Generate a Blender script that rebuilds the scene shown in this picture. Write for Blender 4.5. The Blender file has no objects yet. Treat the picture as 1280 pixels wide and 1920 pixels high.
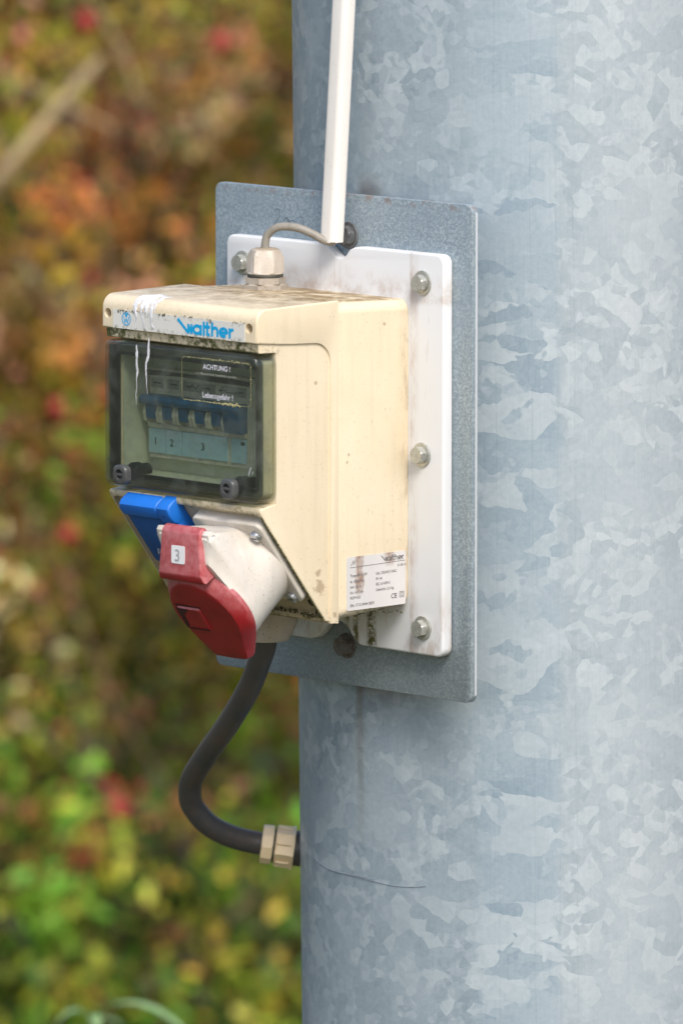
import bpy, bmesh, math, random
import numpy as np
from mathutils import Vector, Matrix
R_ = math.radians
random.seed(7); rng = np.random.default_rng(11)
sc = bpy.context.scene; col = sc.collection

# ------------------------------------------------------------ camera, sky, sun, exposure
ZR = 1.50                                   # height of the mounting plate's centre above the ground
TH, PI_, DIST = R_(46.6), R_(7.3), 15500/2550
cdir = Vector((math.sin(TH)*math.cos(PI_), -math.cos(TH)*math.cos(PI_), math.sin(PI_)))
cam = bpy.data.cameras.new('camera'); co = bpy.data.objects.new('camera', cam); col.objects.link(co)
co.location = cdir*DIST + Vector((0, 0, ZR))
co.rotation_euler = (-cdir).to_track_quat('-Z', 'Y').to_euler()
cam.sensor_fit = 'HORIZONTAL'; cam.sensor_width = 24; cam.lens = 15500/1280*24
cam.clip_start = .1; cam.clip_end = 2000
cam.dof.use_dof = True; cam.dof.focus_distance = DIST-.07; cam.dof.aperture_fstop = 7.2
sc.camera = co
FW = Vector((-math.sin(TH), math.cos(TH), 0)); RT = Vector((math.cos(TH), math.sin(TH), 0))

SUN_EL, SUN_AZ = 48, 60                     # azimuth from -Y towards +X
w = bpy.data.worlds.new('World'); sc.world = w; w.use_nodes = True
nt = w.node_tree; bg = nt.nodes['Background']; sky = nt.nodes.new('ShaderNodeTexSky')
sky.sky_type = 'NISHITA'; sky.sun_disc = False; sky.sun_elevation = R_(SUN_EL); sky.sun_rotation = R_(180-SUN_AZ)
sky.air_density = 1.0; sky.dust_density = 3.0; sky.ozone_density = 1.0
nt.links.new(sky.outputs[0], bg.inputs[0]); bg.inputs[1].default_value = .14
sl = bpy.data.lights.new('sun', 'SUN'); so = bpy.data.objects.new('sun', sl); col.objects.link(so)
sl.energy = 2.0; sl.angle = R_(22); sl.color = (1, .96, .90)
sd = Vector((math.sin(R_(SUN_AZ))*math.cos(R_(SUN_EL)), -math.cos(R_(SUN_AZ))*math.cos(R_(SUN_EL)), math.sin(R_(SUN_EL))))
so.rotation_euler = sd.to_track_quat('Z', 'Y').to_euler(); so.location = (3, -3, 6)
sc.view_settings.view_transform = 'Standard'; sc.view_settings.look = 'None'
sc.view_settings.exposure = .56; sc.view_settings.gamma = 1

# ------------------------------------------------------------ node helpers
class NT:
    def __init__(s, name, rough=.5, metal=0., spec=.5):
        s.m = bpy.data.materials.new(name); s.m.use_nodes = True; s.t = s.m.node_tree
        s.b = s.t.nodes['Principled BSDF']; s.b.inputs['Roughness'].default_value = rough
        s.b.inputs['Metallic'].default_value = metal; s.b.inputs['Specular IOR Level'].default_value = spec
    def n(s, typ, ins=None, **kw):
        nd = s.t.nodes.new('ShaderNode'+typ)
        for k, v in kw.items(): setattr(nd, k, v)
        for k, v in (ins or {}).items(): s.put(nd.inputs[k], v)
        return nd
    def put(s, sock, v):
        if hasattr(v, 'is_output') or isinstance(v, bpy.types.NodeSocket): s.t.links.new(v, sock)
        elif isinstance(v, tuple) and len(v) == 3 and sock.type == 'RGBA': sock.default_value = (*v, 1)
        else: sock.default_value = v
    def coord(s, which='Object'): return s.n('TexCoord').outputs[which]
    def map(s, vec, scale=(1, 1, 1), loc=(0, 0, 0), rot=(0, 0, 0)):
        return s.n('Mapping', {'Vector': vec, 'Scale': scale, 'Location': loc, 'Rotation': rot}).outputs[0]
    def noise(s, vec, scale, detail=4, rough=.55, dist=0.):
        return s.n('TexNoise', {'Vector': vec, 'Scale': scale, 'Detail': detail, 'Roughness': rough, 'Distortion': dist}).outputs[0]
    def ramp(s, fac, *stops, interp='LINEAR'):
        r = s.n('ValToRGB', {0: fac}); e = r.color_ramp.elements; r.color_ramp.interpolation = interp
        while len(e) < len(stops): e.new(.5)
        for i, (p, c) in enumerate(stops):
            e[i].position = p; e[i].color = (c, c, c, 1) if isinstance(c, (int, float)) else (*c, 1)
        return r.outputs[0]
    def mix(s, fac, a, b, mode='MIX'):
        m = s.n('Mix', data_type='RGBA', blend_type=mode); s.put(m.inputs[0], fac); s.put(m.inputs[6], a); s.put(m.inputs[7], b)
        return m.outputs[2]
    def math(s, op, a, b=0., c=None, clamp=False):
        m = s.n('Math', operation=op, use_clamp=clamp); s.put(m.inputs[0], a); s.put(m.inputs[1], b)
        if c is not None: s.put(m.inputs[2], c)
        return m.outputs[0]
    def sep(s, vec): return s.n('SeparateXYZ', {0: vec}).outputs
    def band(s, v, lo0, lo1, hi0, hi1):         # 1 between lo1 and hi0, fading out to lo0 and hi1
        a = s.n('MapRange', {'Value': v, 'From Min': lo0, 'From Max': lo1}).outputs[0]
        b = s.n('MapRange', {'Value': v, 'From Min': hi0, 'From Max': hi1, 'To Min': 1., 'To Max': 0.}).outputs[0]
        return s.math('MULTIPLY', a, b)
    def bump(s, h, strength=.3, dist=.001):
        s.put(s.b.inputs['Normal'], s.n('Bump', {'Height': h, 'Strength': strength, 'Distance': dist}).outputs[0])
    def base(s, c): s.put(s.b.inputs['Base Color'], c); return s
    def rough(s, c): s.put(s.b.inputs['Roughness'], c); return s
M = {}
# mm position inside the rig, shared by all dirt masks
def rigpos(t):
    geo = t.n('NewGeometry').outputs['Position']
    v = t.n('VectorMath', {0: geo, 1: (0, 0, ZR)}, operation='SUBTRACT').outputs[0]
    sep = t.sep(v); return v, sep[0], sep[1], sep[2]

def mat_plastic(name, base, base2, rough, top_dirt=0., moss=0., grime=.25, edge=False):
    t = NT(name, rough); v, x, y, z = rigpos(t)
    big = t.noise(v, 18, 4); c = t.mix(t.ramp(big, (.3, 0), (.7, 1)), base, base2)
    # faint vertical run-off streaks
    st = t.noise(t.map(v, (160, 160, 9)), 1, 4); c = t.mix(t.math('MULTIPLY', t.ramp(st, (.5, 0), (.72, 1)), grime*.55), c, tuple(k*.62 for k in base))
    # speckles
    sp = t.noise(v, 520, 3, .6); c = t.mix(t.math('MULTIPLY', t.ramp(sp, (.63, 0), (.70, 1)), grime), c, (.16, .12, .07))
    sp2 = t.noise(v, 95, 5, .7); c = t.mix(t.math('MULTIPLY', t.ramp(sp2, (.64, 0), (.74, 1)), grime*.8), c, (.24, .18, .10))
    if moss:
        for (yc, zc_, r_) in ((-.0985, -.0385, .0062), (-.0995, -.028, .003), (-.0845, -.0595, .0022), (-.035, .148, .0016), (-.1015, .110, .0018), (-.072, .050, .0014), (-.0705, .0555, .0014)):
            dd = t.n('VectorMath', {0: t.n('CombineXYZ', {0: 0., 1: y, 2: z}).outputs[0], 1: (0, yc, zc_)}, operation='DISTANCE').outputs['Value']
            k0 = t.n('MapRange', {'Value': t.math('ADD', dd, t.math('MULTIPLY', t.math('SUBTRACT', t.noise(v, 260, 5, .7), .5), r_*3)), 'From Min': r_, 'From Max': r_*.55}).outputs[0]
            c = t.mix(t.math('MULTIPLY', t.math('MULTIPLY', k0, t.math('GREATER_THAN', x, .078)), .55), c, (.26, .16, .09))
        bk = t.math('MULTIPLY', t.band(y, -.022, -.012, -.009, -.008), t.ramp(t.noise(t.map(v, (1, 1, .4)), 90, 5, .7), (.45, 0), (.62, 1)))
        c = t.mix(t.math('MULTIPLY', bk, .55), c, (.25, .17, .09))
    if top_dirt:
        nz = t.sep(t.n('NewGeometry').outputs['Normal'])[2]
        up = t.n('MapRange', {'Value': nz, 'From Min': .86, 'From Max': .99}).outputs[0]
        back = t.n('MapRange', {'Value': y, 'From Min': -.150, 'From Max': -.070}).outputs[0]
        d1 = t.ramp(t.noise(v, 60, 6, .7), (.38, .15), (.62, 1)); amt = t.math('MULTIPLY', t.math('MULTIPLY', up, d1), t.math('MULTIPLY_ADD', back, .95, .42*top_dirt))
        c = t.mix(t.math('MULTIPLY', amt, top_dirt, clamp=True), c, t.mix(t.noise(v, 300, 3), (.11, .07, .03), (.40, .28, .13)))
    if moss:
        f = t.noise(v, 210, 6, .75); g = t.noise(v, 30, 3)
        m1 = t.band(z, .130, .136, .141, .1445)                         # ledge under the header
        m1 = t.math('MULTIPLY', m1, t.n('MapRange', {'Value': y, 'From Min': -.135, 'From Max': -.145}).outputs[0])
        m2 = t.band(z, -.075, -.066, -.061, -.054)                      # bottom edges
        # rim of the sloping recess
        vv = t.math('ADD', t.math('MULTIPLY', t.math('ADD', y, .157), .606), t.math('MULTIPLY', t.math('SUBTRACT', z, .020), -.795))
        nn = t.math('ADD', t.math('MULTIPLY', t.math('ADD', y, .157), -.795), t.math('MULTIPLY', t.math('SUBTRACT', z, .020), -.606))
        m3 = t.math('MULTIPLY', t.band(nn, -.010, -.0055, .001, .002), t.math('LESS_THAN', z, .03))
        m3 = t.math('MULTIPLY', t.math('MULTIPLY', m3, t.math('GREATER_THAN', vv, -.004)), t.math('LESS_THAN', t.math('ABSOLUTE', x), .0806))
        m4 = t.math('MULTIPLY', m3, t.math('MAXIMUM', t.n('MapRange', {'Value': x, 'From Min': .058, 'From Max': .076}).outputs[0],
                t.math('MULTIPLY', t.n('MapRange', {'Value': vv, 'From Min': .014, 'From Max': .003}).outputs[0], .75)))
        mm = t.math('MAXIMUM', t.math('MAXIMUM', m1, m2), m4)
        k = t.math('MULTIPLY', mm, t.ramp(t.math('ADD', t.math('MULTIPLY', f, .7), t.math('MULTIPLY', g, .4)), (.53, 0), (.62, 1)))
        c = t.mix(t.math('MULTIPLY', k, moss, clamp=True), c, t.mix(t.ramp(f, (.45, 0), (.65, 1)), (.035, .035, .012), (.14, .15, .03)))
        c = t.mix(t.math('MULTIPLY', m3, .45), c, (.30, .25, .15))
    t.base(c); t.bump(t.noise(v, 1500, 2), .12, .0003)
    t.rough(t.ramp(t.noise(v, 40, 3), (.3, rough-.06), (.7, rough+.12)))
    M[name] = t.m
mat_plastic('cream', (.715, .60, .415), (.75, .65, .48), .42, 1.0, 1.0, .30)
mat_plastic('cream_clean', (.66, .66, .50), (.70, .70, .54), .4, 0, 0, .15)
mat_plastic('cream_gland', (.84, .64, .38), (.86, .70, .46), .45, 0, 0, .2)
mat_plastic('old_white', (.62, .57, .50), (.34, .28, .21), .5, .8, 0, .8)
mat_plastic('housing', (.74, .70, .64), (.52, .47, .40), .5, .5, 0, .55)
mat_plastic('duct', (.76, .73, .69), (.72, .69, .64), .4, 0, 0, .18)
mat_plastic('blue', (.010, .16, .62), (.008, .13, .52), .42, 0, 0, .10)
mat_plastic('blue_dark', (.008, .10, .36), (.006, .075, .28), .5, 0, 0, .25)
mat_plastic('grey_cable', (.20, .185, .155), (.30, .28, .24), .5, 0, 0, .8)

def mat_board():
    t = NT('board', .38); v, x, y, z = rigpos(t)
    c = t.mix(t.noise(v, 12, 3), (.72, .73, .74), (.67, .68, .69))
    low = t.n('MapRange', {'Value': z, 'From Min': -.040, 'From Max': -.080}).outputs[0]
    s1 = t.ramp(t.noise(t.map(v, (1, 1, .35)), 38, 5, .7), (.47, 0), (.62, 1))
    c = t.mix(t.math('MULTIPLY', t.math('MULTIPLY', low, s1), .65), c, (.34, .22, .13))
    # two mossy runs under the box and grime beside it
    for xc, wd in ((.026, .0035), (.042, .006), (.0165, .003)):
        xw = t.math('ADD', x, t.math('MULTIPLY', t.math('SUBTRACT', t.noise(v, 60, 4), .5), .008))
        b = t.band(xw, xc-wd, xc-wd*.4, xc+wd*.4, xc+wd); b = t.math('MULTIPLY', b, t.band(z, -.098, -.092, -.058, -.05))
        b = t.math('MULTIPLY', b, t.ramp(t.noise(v, 260, 5, .7), (.40, .1), (.55, 1)))
        c = t.mix(b, c, t.mix(t.noise(v, 150, 3), (.03, .035, .008), (.16, .15, .03)))
    b = t.math('MULTIPLY', t.band(x, .082, .0835, .086, .093), t.ramp(t.noise(t.map(v, (1, 1, .5)), 60, 5, .7), (.40, .1), (.65, 1)))
    c = t.mix(t.math('MULTIPLY', b, .55), c, (.35, .22, .14))
    b = t.band(z, .160, .164, .168, .185); b = t.math('MULTIPLY', b, t.ramp(t.noise(v, 70, 5, .7), (.42, .05), (.66, 1)))
    c = t.mix(t.math('MULTIPLY', b, .5), c, (.38, .25, .16))
    for xc in (-.012, .003, .009):
        b = t.math('MULTIPLY', t.band(t.math('ADD', x, t.math('MULTIPLY', z, .02)), xc+.003, xc+.0035, xc+.0037, xc+.0042), t.band(z, .160, .17, .18, .195))
        c = t.mix(t.math('MULTIPLY', b, .3), c, (.35, .30, .25))
    c = t.mix(t.math('MULTIPLY', t.ramp(t.noise(t.map(v, (260, 260, 30), rot=(0, .25, 0)), 1, 3), (.66, 0), (.72, 1)), .3), c, (.5, .45, .40))
    t.base(c); t.rough(.36); M['board'] = t.m
mat_board()

def mat_galv_plate():
    t = NT('galv_plate', .5, .35); v, x, y, z = rigpos(t)
    g = t.n('TexVoronoi', {'Vector': v, 'Scale': 800., 'Randomness': 1.}, feature='F1').outputs['Color']
    g = t.sep(g)[0]; n2 = t.noise(v, 350, 3, .7); k = t.math('ADD', t.math('MULTIPLY', g, .45), t.math('MULTIPLY', n2, .75))
    c = t.ramp(k, (.36, (.225, .28, .32)), (.62, (.30, .36, .395)), (.90, (.44, .50, .53)))
    c = t.mix(t.ramp(t.noise(v, 16, 4), (.4, 0), (.7, .5)), c, (.26, .33, .375))
    e = t.math('MULTIPLY', t.band(z, .229, .2325, .24, .25), t.ramp(t.noise(v, 90, 4), (.5, 0), (.62, .5)))
    c = t.mix(e, c, (.25, .14, .09))
    l = t.n('MapRange', {'Value': z, 'From Min': -.06, 'From Max': -.11}).outputs[0]
    c = t.mix(t.math('MULTIPLY', l, .25), c, (.22, .24, .23))
    c = t.mix(t.math('MULTIPLY', t.math('MULTIPLY', t.math('GREATER_THAN', x, .13665), t.math('GREATER_THAN', y, .0035)), .8), c, (.80, .82, .84))  # edge highlight painted as lighter zinc along the right side's back half
    t.base(c); t.bump(k, .25, .0006); t.rough(t.ramp(n2, (.3, .4), (.7, .6))); M['galv_plate'] = t.m
mat_galv_plate()

def mat_pole():
    t = NT('galv_pole', .45, .30); uv = t.coord('UV')
    d1 = t.n('TexNoise', {'Vector': uv, 'Scale': 75., 'Detail': 2., 'Roughness': .5}).outputs['Color']
    d = t.n('VectorMath', {0: d1, 1: (.5, .5, .5)}, operation='SUBTRACT').outputs[0]
    def warped(vec, amt): return t.n('VectorMath', {0: vec, 1: t.n('VectorMath', {0: d, 'Scale': amt}, operation='SCALE').outputs[0]}, operation='ADD').outputs[0]
    def cells(vec, sc_, seed): 
        vv = t.map(vec, (1, 1, 1), (seed, seed*.7, 0))
        c = t.n('TexVoronoi', {'Vector': vv, 'Scale': sc_, 'Randomness': 1.}, feature='F1', voronoi_dimensions='2D').outputs['Color']
        return t.sep(c)[0]
    u = t.sep(uv)[0]; vz = t.sep(uv)[1]
    d2 = t.n('TexNoise', {'Vector': uv, 'Scale': 16., 'Detail': 2.}).outputs['Color']
    d2 = t.n('VectorMath', {0: d2, 1: (.5, .5, .5)}, operation='SUBTRACT').outputs[0]
    wide = t.n('VectorMath', {0: uv, 1: t.n('VectorMath', {0: d2, 'Scale': .022}, operation='SCALE').outputs[0]}, operation='ADD').outputs[0]
    wv = warped(wide, .005); wl = warped(wide, .010)
    small = cells(wv, 150, 3.1); mid = cells(t.map(wv, (1, 1.15, 1)), 78, 1.7); large = cells(wl, 36, 9.2)
    zl = t.map(wl, (.24, 1, 1)); lens = cells(zl, 40, 5.3); lens2 = cells(t.map(wl, (.42, 1, 1)), 74, 2.3)
    sel = t.noise(uv, 17, 3); sel2 = t.noise(t.map(uv, (1, 1, 1), (4, 2, 0)), 22, 3); sel3 = t.noise(t.map(uv, (1, 1, 1), (9, 5, 0)), 12, 3)
    tiny = cells(wv, 230, 6.6)
    def blend(a, b, f): return t.math('ADD', t.math('MULTIPLY', a, 1-f), t.math('MULTIPLY', b, f))
    q = t.mix(t.ramp(sel, (.50, 0), (.53, 1)), blend(mid, tiny, .22), blend(small, mid, .35))
    q = t.mix(t.ramp(sel2, (.57, 0), (.58, 1)), q, blend(large, small, .28))
    ql = t.mix(t.ramp(sel2, (.5, 0), (.51, 1)), blend(lens, mid, .16), blend(lens2, small, .3))
    uw = t.math('ADD', u, t.math('MULTIPLY', t.math('SUBTRACT', t.noise(uv, 40, 4, .6), .5), .022))
    zone = t.band(uw, -.070, -.058, -.008, .002)
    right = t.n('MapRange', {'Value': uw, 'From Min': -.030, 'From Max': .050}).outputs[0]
    q = t.mix(zone, q, ql)
    sc1 = t.n('RGBToBW', {0: q}).outputs[0]
    soft = t.math('MULTIPLY', t.ramp(sel3, (.38, .45), (.56, 1)), 1.)
    # crystal tones: dull majority, some bright ones
    tone0 = t.ramp(sc1, (.10, .0), (.30, .18), (.44, .30), (.58, .42), (.66, .66), (.82, .85), (.95, 1), interp='LINEAR')
    tone = t.mix(soft, (.42, .42, .42), tone0)
    fine = t.noise(t.map(uv, (1, 1, 1)), 240, 4, .7); brush = t.noise(t.map(uv, (900, 14, 1)), 1, 3)
    patch = t.noise(uv, 7, 3)
    lo = t.mix(right, (.215, .28, .33), (.35, .405, .44)); hi = t.mix(right, (.50, .575, .62), (.62, .665, .69))  # side light put into the colour: darker bluish left, lighter right
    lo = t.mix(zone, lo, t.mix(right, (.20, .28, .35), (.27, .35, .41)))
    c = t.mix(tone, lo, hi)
    c = t.mix(t.math('MULTIPLY', t.ramp(patch, (.35, 0), (.65, 1)), .30), c, (.34, .42, .47))
    c = t.mix(.16, c, t.ramp(fine, (.3, (.20, .27, .32)), (.7, (.62, .68, .72))))
    c = t.mix(.05, c, t.ramp(brush, (.35, (.2, .26, .30)), (.65, (.7, .75, .78))))
    # rolling lines and weld seam
    for uc, wd, am in ((-.0035, .0004, .16), (-.022, .0003, .25), (.009, .0003, .25), (-.0485, .0003, .2)):
        ln = t.band(t.math('ADD', u, t.math('MULTIPLY', t.math('SUBTRACT', t.noise(uv, 9, 2), .5), .004)), uc-wd*2, uc-wd*.5, uc+wd*.5, uc+wd*2)
        c = t.mix(t.math('MULTIPLY', t.math('MULTIPLY', ln, am), t.ramp(t.noise(t.map(uv, (1, 6, 1)), 8, 3), (.4, .1), (.6, 1))), c, (.17, .22, .25))
    dots = t.ramp(t.noise(uv, 330, 2), (.75, 0), (.79, 1)); c = t.mix(t.math('MULTIPLY', dots, .5), c, (.14, .17, .18))
    # brown run-off below and above the plate's bolts, blotchy brown darkening under its edge
    uj = t.math('ADD', u, t.math('MULTIPLY', t.math('SUBTRACT', t.noise(uv, 30, 4), .5), .008))
    PU = -.178*(TH+R_(5.5))/1.0
    fade = t.n('MapRange', {'Value': vz, 'From Min': ZR-.26, 'From Max': ZR-.13}).outputs[0]
    m = t.math('MULTIPLY', t.math('MULTIPLY', t.band(uj, PU-.010, PU-.006, PU-.003, PU+.002), fade), t.math('LESS_THAN', vz, ZR-.10))
    c = t.mix(t.math('MULTIPLY', m, .6), c, (.17, .14, .10))
    m = t.math('MULTIPLY', t.band(vz, ZR-.150, ZR-.128, ZR-.12, ZR-.1), t.math('MULTIPLY', t.band(uj, PU-.012, PU, PU+.03, PU+.08), t.ramp(t.noise(uv, 60, 4), (.35, .2), (.6, 1))))
    c = t.mix(t.math('MULTIPLY', m, .6), c, (.20, .14, .12))
    m = t.math('MULTIPLY', t.band(vz, ZR+.22, ZR+.232, ZR+.238, ZR+.252), t.band(uj, PU-.004, PU+.004, PU+.014, PU+.028))
    c = t.mix(t.math('MULTIPLY', m, .6), c, (.13, .11, .10))
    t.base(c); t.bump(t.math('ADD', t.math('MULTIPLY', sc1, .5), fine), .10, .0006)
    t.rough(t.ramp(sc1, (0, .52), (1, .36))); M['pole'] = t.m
mat_pole()

def simple(name, c, rough=.5, metal=0., c2=None, scale=120, bump=0.):
    t = NT(name, rough, metal); v = t.coord()
    n = t.noise(v, scale, 5, .65); t.base(t.mix(t.ramp(n, (.35, 0), (.68, 1)), c, c2 or tuple(k*.7 for k in c)))
    t.rough(t.ramp(n, (.3, max(rough-.07, .05)), (.7, rough+.1)))
    if bump: t.bump(n, bump, .0005)
    M[name] = t.m
simple('steel', (.56, .57, .53), .34, .6, (.38, .38, .34), 260)
simple('steel_dark', (.17, .18, .19), .5, .4, (.10, .095, .09), 200)
simple('steel_bright', (.62, .64, .66), .28, .9, (.4, .42, .45), 200)
simple('rust_bolt', (.20, .19, .17), .6, .4, (.10, .07, .06), 200)
simple('rubber', (.050, .052, .055), .42, 0, (.095, .075, .060), 30, .1)
simple('black', (.012, .012, .013), .5); simple('gasket', (.07, .07, .055), .6, 0, (.035, .035, .03), 60)
simple('knob', (.085, .09, .09), .25, 0, (.05, .05, .05)); simple('cavity', (.64, .66, .53), .45, 0, (.54, .56, .45), 25)
simple('breaker_body', (.70, .67, .55), .45); simple('breaker_label', (.42, .62, .70), .5, 0, (.36, .55, .64), 40)
simple('breaker_blue', (.010, .12, .29), .4); simple('breaker_grey', (.36, .37, .32), .5); simple('label_white', (.80, .80, .80), .35, 0, (.72, .72, .72), 60)
simple('print_blue', (.0, .36, .70), .4, 0, (.0, .33, .66)); simple('print_black', (.06, .06, .065), .5, 0, (.24, .23, .22), 260)
simple('print_white', (.75, .73, .80), .4); simple('print_dark', (.03, .04, .04), .4)
simple('dropping', (.84, .84, .88), .6, 0, (.50, .50, .50), 320); simple('scribble', (.10, .13, .16), .6)
simple('pencil', (.24, .28, .32), .6); simple('print_faded', (.30, .30, .31), .5, 0, (.42, .42, .42), 350)

def mat_red():
    t = NT('red', .42); v, x, y, z = rigpos(t)
    nz = t.sep(t.n('NewGeometry').outputs['Normal'])[2]
    n = t.noise(v, 34, 5, .65); c = t.mix(t.ramp(n, (.35, 0), (.7, 1)), (.34, .013, .018), (.24, .008, .012))
    sc_ = t.ramp(t.noise(v, 110, 5, .7), (.38, .35), (.62, 1))              # chalky bleaching on the weather side
    up = t.n('MapRange', {'Value': nz, 'From Min': -.42, 'From Max': 0.}).outputs[0]
    c = t.mix(t.math('MULTIPLY', t.math('MULTIPLY', up, sc_), .6), c, (.60, .25, .26))
    c = t.mix(t.math('MULTIPLY', t.ramp(t.noise(v, 190, 5, .75), (.56, 0), (.72, 1)), .5), c, (.10, .03, .03))
    t.base(c); t.bump(n, .1, .0005); M['red'] = t.m
mat_red()
simple('red_dirt', (.025, .010, .008), .8, 0, (.085, .014, .012), 260)

def mat_header_label():
    t = NT('header_label', .35); v, x, y, z = rigpos(t)
    c = t.mix(t.noise(v, 30, 3), (.66, .65, .60), (.72, .71, .67))
    e = t.math('MAXIMUM', t.math('MULTIPLY', t.band(z, .1515, .154, .160, .162), t.ramp(t.noise(v, 200, 6, .75), (.53, 0), (.60, 1))),
               t.math('MULTIPLY', t.band(z, .136, .138, .142, .1465), t.ramp(t.noise(v, 230, 6, .75), (.50, 0), (.58, 1))))
    c = t.mix(e, c, (.10, .09, .04)); t.base(c); M['header_label'] = t.m
mat_header_label()
def mat_type_label():
    t = NT('type_label', .3); v, x, y, z = rigpos(t)
    c = t.mix(t.noise(v, 40, 3), (.64, .62, .61), (.56, .54, .53))
    for yc, wd, z0, z1 in ((-.060, .005, -.047, -.016), (-.030, .006, -.028, -.0165)):
        yy = t.math('ADD', y, t.math('MULTIPLY', t.math('SUBTRACT', t.noise(v, 140, 4), .5), .008))
        b = t.math('MULTIPLY', t.band(yy, yc-wd, yc-wd*.5, yc+wd*.5, yc+wd), t.band(z, z0-.002, z0+.004, z1-.001, z1+.003))
        c = t.mix(t.math('MULTIPLY', b, t.ramp(t.noise(v, 300, 3), (.35, .5), (.6, .95))), c, (.30, .20, .15))
    t.base(c); M['type_label'] = t.m
mat_type_label()

def mat_smoked():
    m = bpy.data.materials.new('smoked'); m.use_nodes = True; nt = m.node_tree; nt.nodes.clear()
    N = nt.nodes.new; L = nt.links.new
    out = N('ShaderNodeOutputMaterial'); tr = N('ShaderNodeBsdfTransparent'); gl = N('ShaderNodeBsdfGlossy'); df = N('ShaderNodeBsdfDiffuse')
    tr.inputs[0].default_value = (.80, .83, .79, 1); gl.inputs['Roughness'].default_value = .14; gl.inputs[0].default_value = (.9, .9, .9, 1)
    df.inputs[0].default_value = (.19, .21, .19, 1)
    fr = N('ShaderNodeFresnel'); ge = N('ShaderNodeNewGeometry'); mi = N('ShaderNodeMath'); mi.operation = 'MULTIPLY_ADD'; mi.inputs[1].default_value = 1/1.45-1.45; mi.inputs[2].default_value = 1.45
    L(ge.outputs['Backfacing'], mi.inputs[0]); L(mi.outputs[0], fr.inputs[0])
    tc = N('ShaderNodeTexCoord'); no = N('ShaderNodeTexNoise'); no.inputs['Scale'].default_value = 70; no.inputs['Detail'].default_value = 5
    rp = N('ShaderNodeValToRGB'); rp.color_ramp.elements[0].position = .48; rp.color_ramp.elements[0].color = (.05, .05, .05, 1); rp.color_ramp.elements[1].position = .85; rp.color_ramp.elements[1].color = (.30, .30, .30, 1)
    a = N('ShaderNodeMixShader'); b = N('ShaderNodeMixShader')
    L(tc.outputs['Object'], no.inputs[0]); L(no.outputs[0], rp.inputs[0]); L(rp.outputs[0], a.inputs[0]); L(tr.outputs[0], a.inputs[1]); L(df.outputs[0], a.inputs[2])
    L(fr.outputs[0], b.inputs[0]); L(a.outputs[0], b.inputs[1]); L(gl.outputs[0], b.inputs[2]); L(b.outputs[0], out.inputs[0])
    M['smoked'] = m
mat_smoked()

def mat_leaf():
    t = NT('leaf', .5, 0, .3); a = t.n('Attribute', attribute_name='leafcol').outputs['Color']; t.base(a)
    tr = t.n('BsdfTranslucent', {'Color': a}).outputs[0]; mx = t.n('MixShader', {0: .25, 1: t.b.outputs[0], 2: tr})
    t.t.links.new(mx.outputs[0], t.t.nodes['Material Output'].inputs[0]); M['leaf'] = t.m
mat_leaf()
simple('twig', (.25, .17, .11), .8, 0, (.16, .11, .07), 30); simple('pale_twig', (.42, .31, .17), .75, 0, (.33, .25, .12), 25)
simple('hip', (.38, .025, .02), .4)
def mat_ground():
    t = NT('ground', .9); v = t.coord(); n = t.noise(v, 3, 6, .65)
    t.base(t.mix(t.ramp(n, (.4, 0), (.62, 1)), (.045, .06, .015), (.09, .065, .03))); t.bump(n, .6, .05); M['ground'] = t.m
mat_ground()

# ------------------------------------------------------------ object helpers (rig coordinates in mm)
def tag(o, label=None, cat=None, group=None, kind=None):
    if label: o['label'] = label
    if cat: o['category'] = cat
    if group: o['group'] = group
    if kind: o['kind'] = kind
    return o
def thing(name, label, cat, loc_mm=(0, 0, 0), world=None, group=None):
    o = bpy.data.objects.new(name, None); col.objects.link(o); o.empty_display_size = .05
    o.location = world if world is not None else Vector(loc_mm)*.001 + Vector((0, 0, ZR))
    return tag(o, label, cat, group)
def origin_of(parent):
    if parent is None: return None
    p = Vector((0, 0, 0)); q = parent
    while q is not None: p += q.location; q = q.parent
    return p
def mk(name, bm, mat, parent=None, smooth=30, label=None, mm=True, mats=None):
    if mm:
        for v in bm.verts: v.co = v.co*.001 + Vector((0, 0, ZR))
    if parent is None:
        xs = [v.co for v in bm.verts]; og = Vector((sum(c.x for c in xs)/len(xs), sum(c.y for c in xs)/len(xs), min(c.z for c in xs)))
    else: og = origin_of(parent)
    for v in bm.verts: v.co -= og
    me = bpy.data.meshes.new(name); bm.to_mesh(me); bm.free()
    for m_ in (mats or [mat]): me.materials.append(M[m_])
    if smooth:
        me.polygons.foreach_set('use_smooth', [True]*len(me.polygons)); me.set_sharp_from_angle(angle=R_(smooth))
    o = bpy.data.objects.new(name, me); col.objects.link(o)
    if parent is None: o.location = og
    else: o.parent = parent
    if label: o['label'] = label
    return o
def BM(): return bmesh.new()
def join(dst, src, mat_index=None):
    me = bpy.data.meshes.new('tmp'); src.to_mesh(me); n0 = len(dst.faces); dst.from_mesh(me); bpy.data.meshes.remove(me); src.free()
    if mat_index is not None:
        dst.faces.ensure_lookup_table()
        for f in dst.faces[n0:]: f.material_index = mat_index
    return dst
def bevel_where(bm, pred, width, seg=3):
    es = []
    for e in bm.edges:
        a, b = e.verts[0].co, e.verts[1].co
        if len(e.link_faces) == 2 and e.calc_face_angle(0) > R_(20) and pred((a+b)/2, (b-a).normalized()): es.append(e)
    if es: bmesh.ops.bevel(bm, geom=es, offset=width, segments=seg, profile=.5, affect='EDGES', clamp_overlap=True)
    return bm
def box(a, b, bev=0., seg=3):
    bm = BM(); bmesh.ops.create_cube(bm, size=1)
    for v in bm.verts: v.co = Vector([(a[i]+b[i])/2 + v.co[i]*abs(b[i]-a[i]) for i in range(3)])
    if bev: bmesh.ops.bevel(bm, geom=list(bm.edges), offset=bev, segments=seg, profile=.5, affect='EDGES', clamp_overlap=True)
    return bm
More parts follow.
